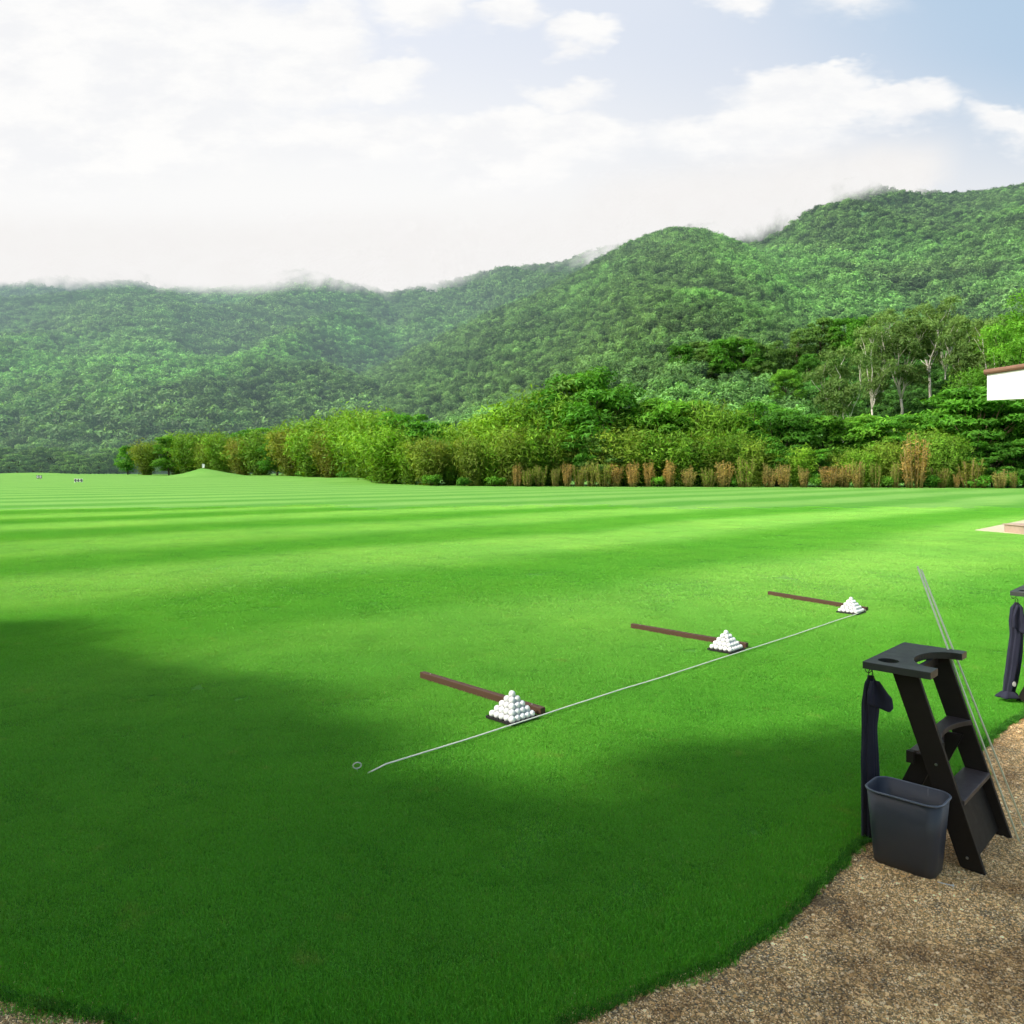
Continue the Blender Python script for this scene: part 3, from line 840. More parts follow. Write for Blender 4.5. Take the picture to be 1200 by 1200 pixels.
for pi, pc in enumerate(PC):
    # tray
    root = empty('ball_tray', (pc.x, pc.y, GZ), R(45))
    ts = BD * 5 + .018
    b = MB(); b.box((0, 0, .005), (ts, ts, .006)); b.build('tray_base', M['tray'], root, bevel=.001)
    b = MB()
    for s in (-1, 1):
        b.box((0, s * (ts / 2 - .0025), .0125), (ts, .005, .009)); b.box((s * (ts / 2 - .0025), 0, .0125), (.005, ts - .0102, .009))
    b.build('tray_lip', M['tray'], root)
    tag(root, f'flat black square tray under the {names[pi]} golf ball pyramid', 'tray', 'ball trays')
    for L_ in range(5):
        n = 5 - L_; z = GZ + .0085 + BD / 2 + L_ * BD / math.sqrt(2)
        for i in range(n):
            for j in range(n):
                a = (i - (n - 1) / 2) * BD; c = (j - (n - 1) / 2) * BD
                o = bpy.data.objects.new('golf_ball', bme); link(o)
                o.location = (pc.x + (a - c) * .70711, pc.y + (a + c) * .70711, z); o.rotation_euler = (random.random() * 6, random.random() * 6, 0)
                if L_ == 4: tag(o, f'single white golf ball on top of the {names[pi]} pyramid', 'golf ball', 'golf balls at the pyramid tops')
                else: tag(o, f'white golf ball in the {lay[L_]} layer of the {names[pi]} pyramid', 'golf ball', f'golf balls in the {lay[L_]} layer of the {names[pi]} pyramid')
# dividers
bars = [((.205, 5.06), (-.70, 5.985)), ((2.14, 6.99), (1.235, 7.91)), ((4.10, 8.87), (3.37, 10.08))]
for k, (a, c) in enumerate(bars):
    a = Vector((*a, 0)); c = Vector((*c, 0)); d = c - a; L_ = d.length
    root = empty('divider_bar', (a.x, a.y, .006), math.atan2(d.y, d.x))
    b = MB(); b.box((L_ / 2, -.0, .027), (L_, .046, .05)); b.build('beam', M['bar'], root, bevel=.003)
    b = MB()
    for q in (.08, .92): b.tube([(L_ * q, 0, .0515), (L_ * q, 0, .0545)], .006, 10)
    b.build('screw', M['steel'], root)
    tag(root, f'long reddish brown timber divider lying behind the {names[k]} ball pyramid' if k < 2 else 'long dark brown timber divider lying behind the farthest ball pyramid', 'divider', 'timber dividers on the tee lawn')
# rope
def make_rope():
    m, t, out = new_mat('white_rope')
    co = t.node('ShaderNodeTexCoord').outputs['Object']
    wv = t.node('ShaderNodeTexWave'); t.put(wv.inputs['Vector'], t.vmath('MULTIPLY', co, (1, 1, 1))); wv.inputs['Scale'].default_value = 60.
    t.L.new(bsdf(t, t.mix(wv.outputs['Fac'], (.70, .70, .60), (.9, .9, .84)), .8, wv.outputs['Fac'], .5, .002), out.inputs[0]); return m
a = Vector((-.765, 4.075, 0)); c = Vector((3.98, 8.715, 0)); pts = []
for k in range(60):
    s = k / 59; p = a.lerp(c, s)
    p += Vector((.7071, -.7071, 0)) * (.012 * noise.noise(Vector((s * 5, 0, 0))) + .03 * s * (1 - s) * 4 * .6)
    p.z = .029 + .003 * noise.noise(Vector((s * 14, 3, 0))); 
    if k == 0: p.z = .010
    if k == 59: p.z = .02
    pts.append(p)
b = MB(); b.tube(pts, .0044, 8); tag(b.build('rope', make_rope(), smooth=True), 'thin white rope stretched along the tee line past the ball pyramids', 'rope')
M['board_'] = plain('galvanised', (.6, .6, .55), .5)
def peg(p, label):
    root = empty('ring_peg', p, R(20))
    b = MB(); b.tube([(.022 * math.cos(q), 0, .036 + .016 * math.sin(q)) for q in [2 * math.pi * k / 16 for k in range(17)]], .0035, 8); b.build('ring', M['board_'], root, smooth=True)
    b = MB(); b.tube([(0, 0, -.02), (.0, 0, .022)], .0035, 8); b.build('spike', M['steel'], root, smooth=True)
    tag(root, label, 'peg', 'ring pegs holding the rope')
peg((-.83, 4.115, 0), 'metal ring peg in the grass at the near end of the rope')
peg((4.02, 8.77, 0), 'metal ring peg in the grass at the far end of the rope')

# ------------------------------------------------------------------ paving corner, block
M['paving'] = plain('pale_paving', (.62, .52, .38), .8, 0, 3., .2, .3)
V = [(12.95, 21.5, .02), (13.6, 18.85, .02), (20, 17, .02), (30, 26, .02), (19.4, 28.2, .02)]
# kerbed slab edge
b = MB(); n = 5
b.add(V + [(x, y, -.05) for x, y, z in V], [tuple(range(5)), tuple(range(9, 4, -1))] + [(i, (i + 1) % 5, (i + 1) % 5 + 5, i + 5) for i in range(5)])
tag(b.build('paved_path', M['paving']), kind='structure')
M['stone'] = plain('pinkish_concrete', (.42, .31, .24), .85, 0, 6., .2, .3)
b = MB(); b.box((13.88, 20.3, .12), (1.1, 1.0, .20)); b.box((13.88, 20.3, .235), (1.16, 1.06, .03))
tag(b.build('concrete_plinth', M['stone'], bevel=.01), 'low pinkish concrete plinth on the pale paving at right edge', 'plinth')

# ------------------------------------------------------------------ white gable of the shelter at right
M['plaster'] = plain('white_plaster', (.80, .80, .80), .85, 0, 4., .03, .1)
def make_tiles():
    m, t, out = new_mat('clay_tile')
    P = position(t); n = t.noise(P, 6., 4, .6)
    t.L.new(bsdf(t, t.mix(n, (.14, .07, .045), (.30, .16, .10)), .8, n, .3, .01), out.inputs[0]); return m
M['tile'] = make_tiles()
root = empty('shelter', (8.66, 14.0, 0), -math.atan2(.6, .8))
def LP(x, y, z): return Vector((x, y, z))
Yf = 0.; xl = 0.; xr = 7.; xm = 3.5
zb = 2.935; zt = 3.42; slope = .10
b = MB()
b.add([LP(xl, Yf, zb), LP(xr, Yf, zb), LP(xr, Yf, zt), LP(xm, Yf, zt + slope * (xm - xl)), LP(xl, Yf, zt),
       LP(xl, Yf + .15, zb), LP(xr, Yf + .15, zb), LP(xr, Yf + .15, zt), LP(xm, Yf + .15, zt + slope * (xm - xl)), LP(xl, Yf + .15, zt)],
      [(0, 1, 2, 3, 4), (9, 8, 7, 6, 5)] + [(i, (i + 1) % 5, (i + 1) % 5 + 5, i + 5) for i in range(5)])
b.build('gable', M['plaster'], root)
for xx in (xl + .06, xr - .06):
    b = MB(); b.box(LP(xx, Yf + 2.6, zt - .06), (.12, 4.9, .1)); b.build('eave_beam', M['plaster'], root)
for sgn in (0, 1):
    b = MB()
    x0, x1 = (xl - .05, xm) if sgn == 0 else (xr + .05, xm)
    z0 = zt + .002 - slope * .05; z1 = zt + .002 + slope * (xm - xl)
    for (dz0, dz1, ya, yb) in ((.0, .022, Yf - .03, Yf + 5.2),):
        b.hexa([LP(x0, ya, z0 + dz0), LP(x1, ya, z1 + dz0), LP(x1, yb, z1 + dz0), LP(x0, yb, z0 + dz0)], [LP(x0, ya, z0 + dz1), LP(x1, ya, z1 + dz1), LP(x1, yb, z1 + dz1), LP(x0, yb, z0 + dz1)])
    b.build('roof_board', M['bark'], root)
    b = MB()
    nt = 24
    for k in range(nt):      # barrel tile rows down the slope, one per column of tiles
        y0 = Yf + .0 + k * .215
        b.tube([LP(x0, y0, z0 + .03), LP(x1, y0, z1 + .03)], .052, 10)
    b.build('roof_tiles', M['tile'], root)
for (cx, cy) in ((1.5, .4), (6.3, .4), (1.5, 4.7), (6.3, 4.7)):
    b = MB(); b.box(LP(cx, cy, zb / 2 - .002), (.22, .22, zb - .004)); b.box(LP(cx, cy, .06), (.3, .3, .11)); b.build('pillar', M['plaster'], root, bevel=.01)
tag(root, 'white shelter gable with brown tiled roof edge above the right side', 'shelter')

# ------------------------------------------------------------------ small far things: number boards, flag
M['board'] = plain('white_board', (.78, .78, .78), .6); M['ink'] = plain('dark_ink', (.03, .03, .05), .6); 
def marker(px, Y, wd, hgt, n, label, dark):
    x = (px - 600) / 900 * Y; z = gh(x, Y)
    root = empty('yardage_marker', (x, Y, z), 0)
    for k in range(n):
        cx = (k - (n - 1) / 2) * wd / n
        b = MB(); b.box((cx, 0, hgt / 2 + .12), (wd / n * .86, .04, hgt)); p = b.build('panel', M['ink' if dark else 'board'], root, bevel=.01)
        b = MB(); r = min(wd / n * .26, hgt * .34)
        b.tube([(cx + r * .8 * math.cos(q), -.03, hgt / 2 + .12 + hgt * .33 * math.sin(q)) for q in [2 * math.pi * i / 12 for i in range(13)]], .05 * wd, 6)
        b.build('numeral', M['board' if dark else 'ink'], p)
    b = MB()
    for s in (-.4, .4): b.tube([(s * wd, 0, -.1), (s * wd, 0, .14)], .03, 6)
    b.build('post', M['board'], root)
    tag(root, label, 'marker', 'yardage markers out on the lawn')
marker(92, 104., 1.2, .42, 3, 'white three panel yardage marker far left on the lawn', False)
marker(46, 120., .9, .5, 2, 'dark small yardage marker, farthest left on the lawn', True)
x = (237 - 600) / 900 * 150; z = gh(x, 150)
root = empty('golf_flag', (x, 150, z), 0)
b = MB(); b.tube([(0, 0, -.1), (0, 0, 2.4)], .025, 6); b.build('pole', M['board'], root)
b = MB(); b.add([(0, 0, 1.6), (.4, .05, 1.65), (.42, .1, 2.3), (0, 0, 2.4), (0, .02, 1.6), (.4, .07, 1.65), (.42, .12, 2.3), (0, .02, 2.4)], [(0, 1, 2, 3), (7, 6, 5, 4), (0, 4, 5, 1), (1, 5, 6, 2), (2, 6, 7, 3), (3, 7, 4, 0)]); b.build('cloth', M['board'], root)
tag(root, 'tiny white golf flag beside the grassy mound', 'flag')

# ------------------------------------------------------------------ plants
def leaves(P, N, size, asp, droop=0., jit=.7, shade=None, seed=0):
    """P (n,3) centres, N (n,3) outward dir, returns V,F,C"""
    n = len(P); rg = np.random.default_rng(seed)
    nr = N + jit * rg.normal(size=(n, 3)); nr /= np.linalg.norm(nr, axis=1)[:, None] + 1e-9
    a = np.cross(nr, rg.normal(size=(n, 3))); a /= np.linalg.norm(a, axis=1)[:, None] + 1e-9
    if droop: a[:, 2] -= droop; a /= np.linalg.norm(a, axis=1)[:, None]
    b = np.cross(nr, a)
    s = size * (.6 + .8 * rg.random(n)); a = a * s[:, None]; b = b * (s * asp)[:, None]
    V = np.stack([P - a, P - b * .5 + nr * (s * .12)[:, None], P + a, P + b * .5 + nr * (s * .12)[:, None]], 1).reshape(-1, 3)
    F = np.arange(4 * n).reshape(n, 4)
    k = .65 + .6 * rg.random(n)
    if shade is not None: k = k * shade
    C = np.stack([k * (.92 + .16 * rg.random(n)), k, k * .95, np.ones(n)], 1)
    return V, F, np.repeat(C, 4, 0)

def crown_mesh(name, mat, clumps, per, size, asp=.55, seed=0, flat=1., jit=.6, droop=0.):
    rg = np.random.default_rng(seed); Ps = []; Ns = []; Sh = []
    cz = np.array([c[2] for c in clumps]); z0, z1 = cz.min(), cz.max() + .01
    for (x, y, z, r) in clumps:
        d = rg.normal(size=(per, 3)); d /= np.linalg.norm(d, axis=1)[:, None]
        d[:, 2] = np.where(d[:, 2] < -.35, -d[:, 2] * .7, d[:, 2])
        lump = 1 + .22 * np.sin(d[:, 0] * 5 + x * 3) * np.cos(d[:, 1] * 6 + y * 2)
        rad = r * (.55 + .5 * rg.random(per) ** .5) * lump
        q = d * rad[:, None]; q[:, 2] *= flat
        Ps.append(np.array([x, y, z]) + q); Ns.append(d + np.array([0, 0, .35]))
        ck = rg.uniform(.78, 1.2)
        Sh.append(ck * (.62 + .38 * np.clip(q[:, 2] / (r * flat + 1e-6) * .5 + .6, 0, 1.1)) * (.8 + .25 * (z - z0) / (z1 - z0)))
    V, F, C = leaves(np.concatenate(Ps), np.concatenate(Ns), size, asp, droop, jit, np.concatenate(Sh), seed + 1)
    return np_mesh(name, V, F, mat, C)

def limb_mesh(name, mat, segs):
    b = MB()
    for pts, r0, r1 in segs:
        n = len(pts); b.tube(pts, [r0 + (r1 - r0) * i / (n - 1) for i in range(n)], 7)
    me = np_mesh_mixed(name, b, mat); return me
def np_mesh_mixed(name, b, mat):
    me = bpy.data.meshes.new(name); me.from_pydata(b.v, [], b.f); me.materials.append(mat); me.shade_smooth(); me.update(); return me

def wiggle(p, q, n, amp, rg):
    p = Vector(p); q = Vector(q); out = []
    for i in range(n):
        s = i / (n - 1); v = p.lerp(q, s)
        if 0 < i < n - 1: v += Vector((rg.uniform(-1, 1), rg.uniform(-1, 1), rg.uniform(-.4, .4))) * amp
        out.append(v)
    return out

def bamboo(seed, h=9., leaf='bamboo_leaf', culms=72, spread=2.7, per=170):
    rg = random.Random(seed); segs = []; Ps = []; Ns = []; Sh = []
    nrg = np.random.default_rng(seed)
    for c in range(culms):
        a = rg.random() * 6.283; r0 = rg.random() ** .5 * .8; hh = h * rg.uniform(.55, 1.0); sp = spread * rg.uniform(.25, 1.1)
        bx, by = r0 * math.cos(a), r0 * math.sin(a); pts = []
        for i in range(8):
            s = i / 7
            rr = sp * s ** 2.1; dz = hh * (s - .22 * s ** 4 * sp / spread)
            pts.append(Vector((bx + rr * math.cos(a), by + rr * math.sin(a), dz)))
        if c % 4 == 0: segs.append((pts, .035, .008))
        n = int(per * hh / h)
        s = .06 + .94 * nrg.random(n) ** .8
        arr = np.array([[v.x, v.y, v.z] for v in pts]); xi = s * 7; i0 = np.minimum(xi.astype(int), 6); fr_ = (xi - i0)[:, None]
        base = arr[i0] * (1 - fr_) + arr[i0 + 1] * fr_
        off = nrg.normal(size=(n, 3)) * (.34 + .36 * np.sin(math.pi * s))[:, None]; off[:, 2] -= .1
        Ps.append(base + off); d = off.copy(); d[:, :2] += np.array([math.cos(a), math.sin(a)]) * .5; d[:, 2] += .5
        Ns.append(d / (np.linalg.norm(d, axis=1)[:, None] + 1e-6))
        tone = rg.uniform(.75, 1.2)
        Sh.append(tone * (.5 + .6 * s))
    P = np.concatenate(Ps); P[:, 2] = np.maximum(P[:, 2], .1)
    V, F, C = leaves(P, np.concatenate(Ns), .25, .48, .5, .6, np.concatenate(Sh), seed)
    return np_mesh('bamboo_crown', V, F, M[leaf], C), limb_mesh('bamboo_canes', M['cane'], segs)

def broad(seed, h=10., leaf='broad_leaf', bark='bark', nclump=46, wide=3.9, low=.12, per=230, size=.25, flat=.75, rr=(.9, 1.7)):
    rg = random.Random(seed); clumps = []; segs = []
    top = Vector((rg.uniform(-.4, .4), rg.uniform(-.4, .4), h * .62))
    segs.append((wiggle((0, 0, -.5), top, 7, .12, rg), .22, .10))
    for i in range(nclump):
        z = rg.uniform(low, .93); prof = math.sin(math.pi * min(1, max(0, (z - low * .6) / (1.05 - low * .6))) ** .8) ** .6
        a = rg.random() * 6.283; r = wide * prof * rg.uniform(.35, 1.) 
        c = (r * math.cos(a), r * math.sin(a), z * h, rg.uniform(*rr) * (1.15 - .35 * z)); clumps.append(c)
        if i % 2 == 0:
            s = max(.15, min(.95, z * .8)); st_ = Vector((0, 0, -.5)).lerp(top, s); segs.append((wiggle(st_, c[:3], 5, .15, rg), .07, .02))
    return crown_mesh('tree_crown', M[leaf], clumps, per, size, .55, seed, flat), limb_mesh('tree_trunk', M[bark], segs)

def eucalypt(seed, h=17., leaf='euc_leaf'):
    rg = random.Random(seed); clumps = []; segs = []
    fk = Vector((rg.uniform(-.5, .5), rg.uniform(-.3, .3), h * .28)); segs.append((wiggle((0, 0, -1), fk, 5, .1, rg), .25, .18))
    for k in range(5):
        a = k * 1.257 + rg.uniform(-.4, .4); e = Vector((math.cos(a) * rg.uniform(1.6, 3.6), math.sin(a) * rg.uniform(1., 3.), h * rg.uniform(.62, .88)))
        p = wiggle(fk, e, 6, .35, rg); segs.append((p, .13, .035))
        for j in range(7):
            s = p[rg.choice((1, 2, 3, 4, 5))]; q = s + Vector((rg.uniform(-2., 2.), rg.uniform(-1.8, 1.8), rg.uniform(.8, 2.8)))
            segs.append((wiggle(s, q, 4, .12, rg), .06, .015)); clumps.append((q.x, q.y, min(q.z, h), rg.uniform(1.0, 1.7)))
            if rg.random() < .9: clumps.append((q.x + rg.uniform(-1, 1), q.y + rg.uniform(-1, 1), min(q.z + rg.uniform(-1.2, .8), h), rg.uniform(.6, 1.)))
    return crown_mesh('tree_crown', M[leaf], clumps, 230, .24, .45, seed, .85, .8, .3), limb_mesh('tree_trunk', M['white_bark'], segs)

def dry_clump(seed, h=2.4, leaf='gold_leaf'):
    rg = random.Random(seed); nrg = np.random.default_rng(seed); segs = []; Ps = []; Ns = []; Sh = []
    for c in range(34):
        a = rg.random() * 6.283; r0 = rg.random() ** .5 * .32; k = rg.uniform(1.2, 2.1)
        hh = h * rg.uniform(.5, 1.05) * (1.12 if rg.random() < .12 else 1)
        p = [Vector((r0 * math.cos(a) * (1 + (k - 1) * s), r0 * math.sin(a) * (1 + (k - 1) * s), hh * s)) for s in (0, .3, .65, 1)]
        segs.append((p, .02, .008))
        n = 46; s = .22 + .78 * nrg.random(n)
        arr = np.array([[v.x, v.y, v.z] for v in p]); zz = s * hh; base = np.stack([np.interp(s, (0, .3, .65, 1), arr[:, q]) for q in range(3)], 1)
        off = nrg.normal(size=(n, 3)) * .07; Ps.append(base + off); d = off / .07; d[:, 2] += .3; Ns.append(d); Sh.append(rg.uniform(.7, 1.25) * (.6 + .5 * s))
    V, F, C = leaves(np.concatenate(Ps), np.concatenate(Ns), .085, .35, -.6, .6, np.concatenate(Sh), seed)
    return np_mesh('dry_foliage', V, F, M[leaf], C), limb_mesh('dry_canes', M['cane'], segs)

def shrub(seed, leaf='bright_leaf'):
    rg = random.Random(seed)
    cl_ = [(rg.uniform(-1, 1), rg.uniform(-.6, .6), rg.uniform(.2, 1.1), rg.uniform(.4, .7)) for _ in range(12)]
    segs = [(wiggle((0, 0, 0), c[:3], 4, .05, rg), .03, .01) for c in cl_[::2]]
    return crown_mesh('shrub_foliage', M[leaf], cl_, 130, .13, .6, seed, .8), limb_mesh('shrub_stems', M['bark'], segs)

PROTO = {
    'bam': [bamboo(s) for s in (1, 2, 3)], 'bamo': [bamboo(s, leaf='bamboo_olive') for s in (11, 12, 13)],
    'broad': [broad(21), broad(22, flat=.5, wide=4.4, nclump=40), broad(23)], 'dark': [broad(31, leaf='dark_leaf', low=.05), broad(32, leaf='dark_leaf', wide=3.2, rr=(.8, 1.4)), broad(33, leaf='broad_leaf', wide=3.3)],
    'bright': [broad(41, leaf='bright_leaf', flat=.5), broad(42, leaf='bright_leaf')],
    'tall': [broad(43, leaf='bright_leaf', per=620, size=.125, nclump=50, wide=3.6, low=.05)],
    'pink': [broad(45, leaf='broad_leaf', bark='pink_bark', low=.45, flat=.45, wide=3.6)],
    'euc': [eucalypt(51), eucalypt(52), eucalypt(53)],
    'dry': [dry_clump(61), dry_clump(62), dry_clump(63), dry_clump(64), dry_clump(65)], 'dryo': [dry_clump(71, leaf='bamboo_olive'), dry_clump(72, leaf='bamboo_olive')],
    'far': [broad(81, leaf='far_leaf', per=110, size=.42, wide=5., low=.05), broad(82, leaf='far_leaf', per=110, size=.42, low=.08, wide=4.6)],
    'shrub': [shrub(91), shrub(92, 'broad_leaf')],
}
PH = {'bam': 8.6, 'bamo': 8.6, 'broad': 10.4, 'dark': 10.4, 'bright': 10.4, 'tall': 10.4, 'pink': 10.4, 'euc': 16.5, 'dry': 2.45, 'dryo': 2.45, 'far': 10.4, 'shrub': 1.5}
ORD = ['first', 'second', 'third', 'fourth', 'fifth', 'sixth', 'seventh', 'eighth', 'ninth', 'tenth', 'eleventh', 'twelfth', 'thirteenth', 'fourteenth', 'fifteenth', 'sixteenth', 'seventeenth', 'eighteenth', 'nineteenth', 'twentieth']
ORD += ['twenty-' + o for o in ORD[:9]] + ['thirtieth'] + ['thirty-' + o for o in ORD[:9]] + ['fortieth'] + ['forty-' + o for o in ORD[:9]]
NAMES = {'bam': ('bamboo_clump', 'bamboo'), 'bamo': ('bamboo_clump', 'bamboo'), 'broad': ('broadleaf_tree', 'tree'), 'dark': ('broadleaf_tree', 'tree'), 'bright': ('broadleaf_tree', 'tree'), 'pink': ('broadleaf_tree', 'tree'), 'tall': ('broadleaf_tree', 'tree'),
         'euc': ('eucalyptus_tree', 'tree'), 'dry': ('dry_bamboo_clump', 'bamboo'), 'dryo': ('dry_bamboo_clump', 'bamboo'), 'far': ('distant_tree', 'tree'), 'shrub': ('shrub', 'shrub')}
def plant(kind, x, y, z, height, label, group, wide=1.0, rz=None):
    cm, tm = random.choice(PROTO[kind])
    nm, cat = NAMES[kind]
    root = empty(nm, (x, y, z), random.random() * 6.283 if rz is None else rz)
    s = height / PH[kind]; root.scale = (s * wide, s * wide, s)
    link(bpy.data.objects.new('canes' if kind in ('bam', 'bamo', 'dry', 'dryo') else 'stems' if kind == 'shrub' else 'trunk', tm), root)
    link(bpy.data.objects.new('foliage' if kind in ('bam', 'bamo', 'dry', 'dryo', 'shrub') else 'crown', cm), root)
    return tag(root, label, cat, group)
def rowplant(items, fmt, group):
    """items: (px, top_px, kind, dist, wide) sorted left to right; fmt per kind with {o}"""
    items = sorted(items, key=lambda i: i[0]); cnt = {}
    for (px, top, kind, Y, wd) in items:
        x = (px - 600) / 900 * Y; z = gh(x, Y)
        hgt = 1.6 + (HZ - top) / 900 * Y - z
        cnt[kind] = cnt.get(kind, 0) + 1
        plant(kind, x, Y, z, hgt, fmt[kind].format(o=ORD[cnt[kind] - 1]), group, wd)

def treeline(px):      # distance of the front of the wood at this bearing
    return float(np.interp(px, [130, 300, 400, 445, 500, 600, 900, 1200], [172, 150, 128, 106, 99, 97, 91, 85]))
# dry clipped bamboo along the lawn edge
drys = [(606, 545, 0), (618, 549, 1), (633, 545, 1), (651, 548, 1), (665, 544, 0), (679, 545, 1), (693, 541, 1), (707, 542, 1), (721, 541, 0), (742, 543, 0), (761, 542, 0), (785, 538, 0), (807, 546, 0), (830, 548, 1), (848, 542, 0), (873, 536, 1), (901, 543, 0),
        (919, 545, 0), (942, 546, 0), (971, 543, 0), (989, 543, 0), (1006, 541, 0), (1026, 542, 1), (1049, 541, 1), (1072, 515, 0), (1101, 547, 1), (1121, 555, 0), (1138, 537, 1), (1152, 558, 0), (1172, 550, 0), (1188, 552, 1)]
rowplant([(px, top, 'dryo' if k else 'dry', treeline(px) - 1.6 + random.uniform(-.5, .9), random.uniform(.95, 1.9)) for px, top, k in drys],
         {'dry': 'golden dry bamboo clump, {o} golden one from the left along the lawn edge', 'dryo': 'greenish dry bamboo clump, {o} greenish one from the left along the lawn edge'}, 'dry bamboo clumps along the lawn edge')
# front row of the wood
fr_ = [(150, 520, 'dark'), (172, 513, 'bamo'), (198, 508, 'bright'), (222, 505, 'bam'), (243, 512, 'bamo'), (262, 503, 'bam'), (284, 508, 'bamo'), (305, 500, 'bam'), (325, 510, 'broad'), (345, 498, 'bamo'), (368, 492, 'bam'),
       (390, 500, 'bamo'), (425, 480, 'bam'), (455, 488, 'bam'), (482, 506, 'bam'), (505, 508, 'bamo'), (530, 512, 'bam'), (556, 505, 'bamo'), (580, 500, 'bam'), (604, 494, 'bamo'), (630, 484, 'bam'), (655, 500, 'bamo'), (682, 506, 'broad'),
       (706, 506, 'dark'), (730, 496, 'bamo'), (756, 500, 'bam'), (782, 504, 'bamo'), (808, 496, 'bam'), (834, 506, 'bamo'), (860, 500, 'bam'), (886, 510, 'bamo'), (910, 508, 'broad'), (934, 520, 'bam'), (960, 522, 'broad'), (985, 524, 'bamo'),
       (1010, 522, 'bam'), (1036, 512, 'bamo'), (1060, 525, 'broad'), (1088, 498, 'bam'), (1112, 506, 'bam'), (1135, 515, 'broad'), (1162, 520, 'broad'), (1188, 512, 'broad'), (1212, 505, 'broad'), (1240, 500, 'bam')]
rowplant([(px, top, k, treeline(px) + 2.5 + random.uniform(-1.2, 1.8), random.uniform(1.0, 1.4)) for px, top, k in fr_],
         {'bam': 'yellow-green bamboo clump, {o} yellow-green one from the left in the front row', 'bamo': 'olive brown bamboo clump, {o} olive one from the left in the front row',
          'broad': 'mid green leafy tree, {o} such tree from the left in the front row', 'dark': 'dark green leafy tree, {o} dark one from the left in the front row', 'bright': 'bright green leafy tree near the left end of the front row'}, 'front row of the wood behind the lawn')
# second row
sr = [(210, 503, 'bam'), (250, 500, 'bam'), (300, 496, 'broad'), (345, 488, 'bam'), (385, 482, 'bam'), (412, 474, 'bam'), (445, 474, 'bam'), (478, 480, 'broad'), (508, 490, 'broad'), (538, 492, 'bam'), (566, 482, 'bam'), (594, 470, 'bam'), (618, 464, 'bam'),
      (642, 450, 'bam'), (676, 424, 'dark'), (704, 444, 'dark'), (660, 438, 'dark'), (722, 468, 'broad'), (748, 470, 'bam'), (776, 462, 'bright'), (802, 462, 'bright'), (830, 464, 'bam'), (858, 470, 'bam'), (884, 468, 'broad'), (912, 470, 'broad'), (938, 478, 'broad'),
      (966, 484, 'bright'), (994, 488, 'broad'), (1022, 482, 'bright'), (1050, 478, 'broad'), (1078, 480, 'bright'), (1104, 474, 'bam'), (1148, 448, 'pink'), (1126, 466, 'bright'), (1176, 456, 'broad'), (1200, 462, 'bright'), (1228, 450, 'broad')]
rowplant([(px, top, k, treeline(px) + 9 + random.uniform(-2, 2.5), random.uniform(1.05, 1.4)) for px, top, k in sr],
         {'bam': 'taller yellow-green bamboo, {o} from the left in the second row', 'broad': 'taller mid green tree, {o} such tree from the left in the second row', 'dark': 'tall deep green tree above the ball pyramids, {o} of three from the left',
          'bright': 'bright green spreading tree, {o} bright one from the left in the second row', 'pink': 'green tree with straight pinkish bare trunk below the white shelter'}, 'second row of the wood')
# shrubs at the foot of the trees
shr = [(436, 562), (505, 560), (545, 563), (580, 562), (400, 556), (350, 556), (770, 562), (860, 563), (960, 563), (1040, 562), (1090, 560), (1145, 560), (1180, 560)]
rowplant([(px, top - 4, 'shrub', treeline(px) - .6, 1.25) for px, top in shr], {'shrub': 'low green shrub at the foot of the trees, {o} from the left'}, 'shrubs at the foot of the wood')
# far trees at left
ft = [(-20, 528), (2, 524), (20, 530), (38, 526), (58, 522), (76, 528), (92, 532), (106, 536), (122, 530), (138, 524), (152, 522), (10, 540), (48, 541), (84, 543), (116, 541), (30, 545), (66, 545), (100, 546)]
rowplant([(px, top, 'far', 250 - (top - 520) * 1.5, 1.5) for px, top in ft], {'far': 'hazy distant tree beyond the lawn, {o} from the left'}, 'distant trees at the left end of the lawn')

# ------------------------------------------------------------------ hills
def hill(name, crest, Dc, Fo, pw, px0, px1, nu, nv, gully, seed, size, dens_fn=None, foot_z=0.):
    cx = [c[0] for c in crest]; cy = [c[1] for c in crest]
    us = np.linspace(px0, px1, nu); V = []; att = []; sz = []
    rowsv = [i / (nv - 1) for i in range(nv)] + [1.04, 1.1, 1.2, 1.4]
    for s in rowsv:
        for u in us:
            D_ = float(np.interp(u, *Dc)) if isinstance(Dc, tuple) else Dc
            F0 = float(np.interp(u, *Fo)) if isinstance(Fo, tuple) else Fo
            zc = 1.6 + (HZ - float(np.interp(u, cx, cy))) / 900 * D_
            Y = F0 + (D_ - F0) * s; X = (u - 600) / 900 * Y
            z = foot_z + (zc - foot_z) * (min(s, 1) ** pw) - (max(0, s - 1)) * (zc) * 1.1
            v = Vector((X * .0032 + seed, Y * .0016, seed * .7))
            g_ = noise.fractal(v, 1., 2., 4) * gully * math.sin(math.pi * min(1, s) ** .8) * (1 if s < 1 else 0)
            g_ += (-abs(noise.noise(v * 2.6)) * .9 - .12) * gully * math.sin(math.pi * min(1, s))
            z += g_
            cap = 1.6 + (HZ - float(np.interp(u, cx, cy))) / 900 * Y - .75 * size - (1 - s) * 38
            if s <= 1: z = min(z, cap)
            V.append((X, Y, z))
            n_ = noise.noise(Vector((X * .006, Y * .004, seed + 5.)))
            sz.append(size * (.8 + .6 * sstep(-.35, .45, n_))); att.append(1.)
    F = [(j * nu + i, j * nu + i + 1, (j + 1) * nu + i + 1, (j + 1) * nu + i) for j in range(len(rowsv) - 1) for i in range(nu - 1)]
    C = np.ones((len(V), 4))
    me = np_mesh(name, V, F, M['hill'], C, smooth=True)
    me.attributes.new('crown_size', 'FLOAT', 'POINT').data.foreach_set('value', sz)
    o = link(bpy.data.objects.new(name, me)); tag(o, kind='structure'); return o
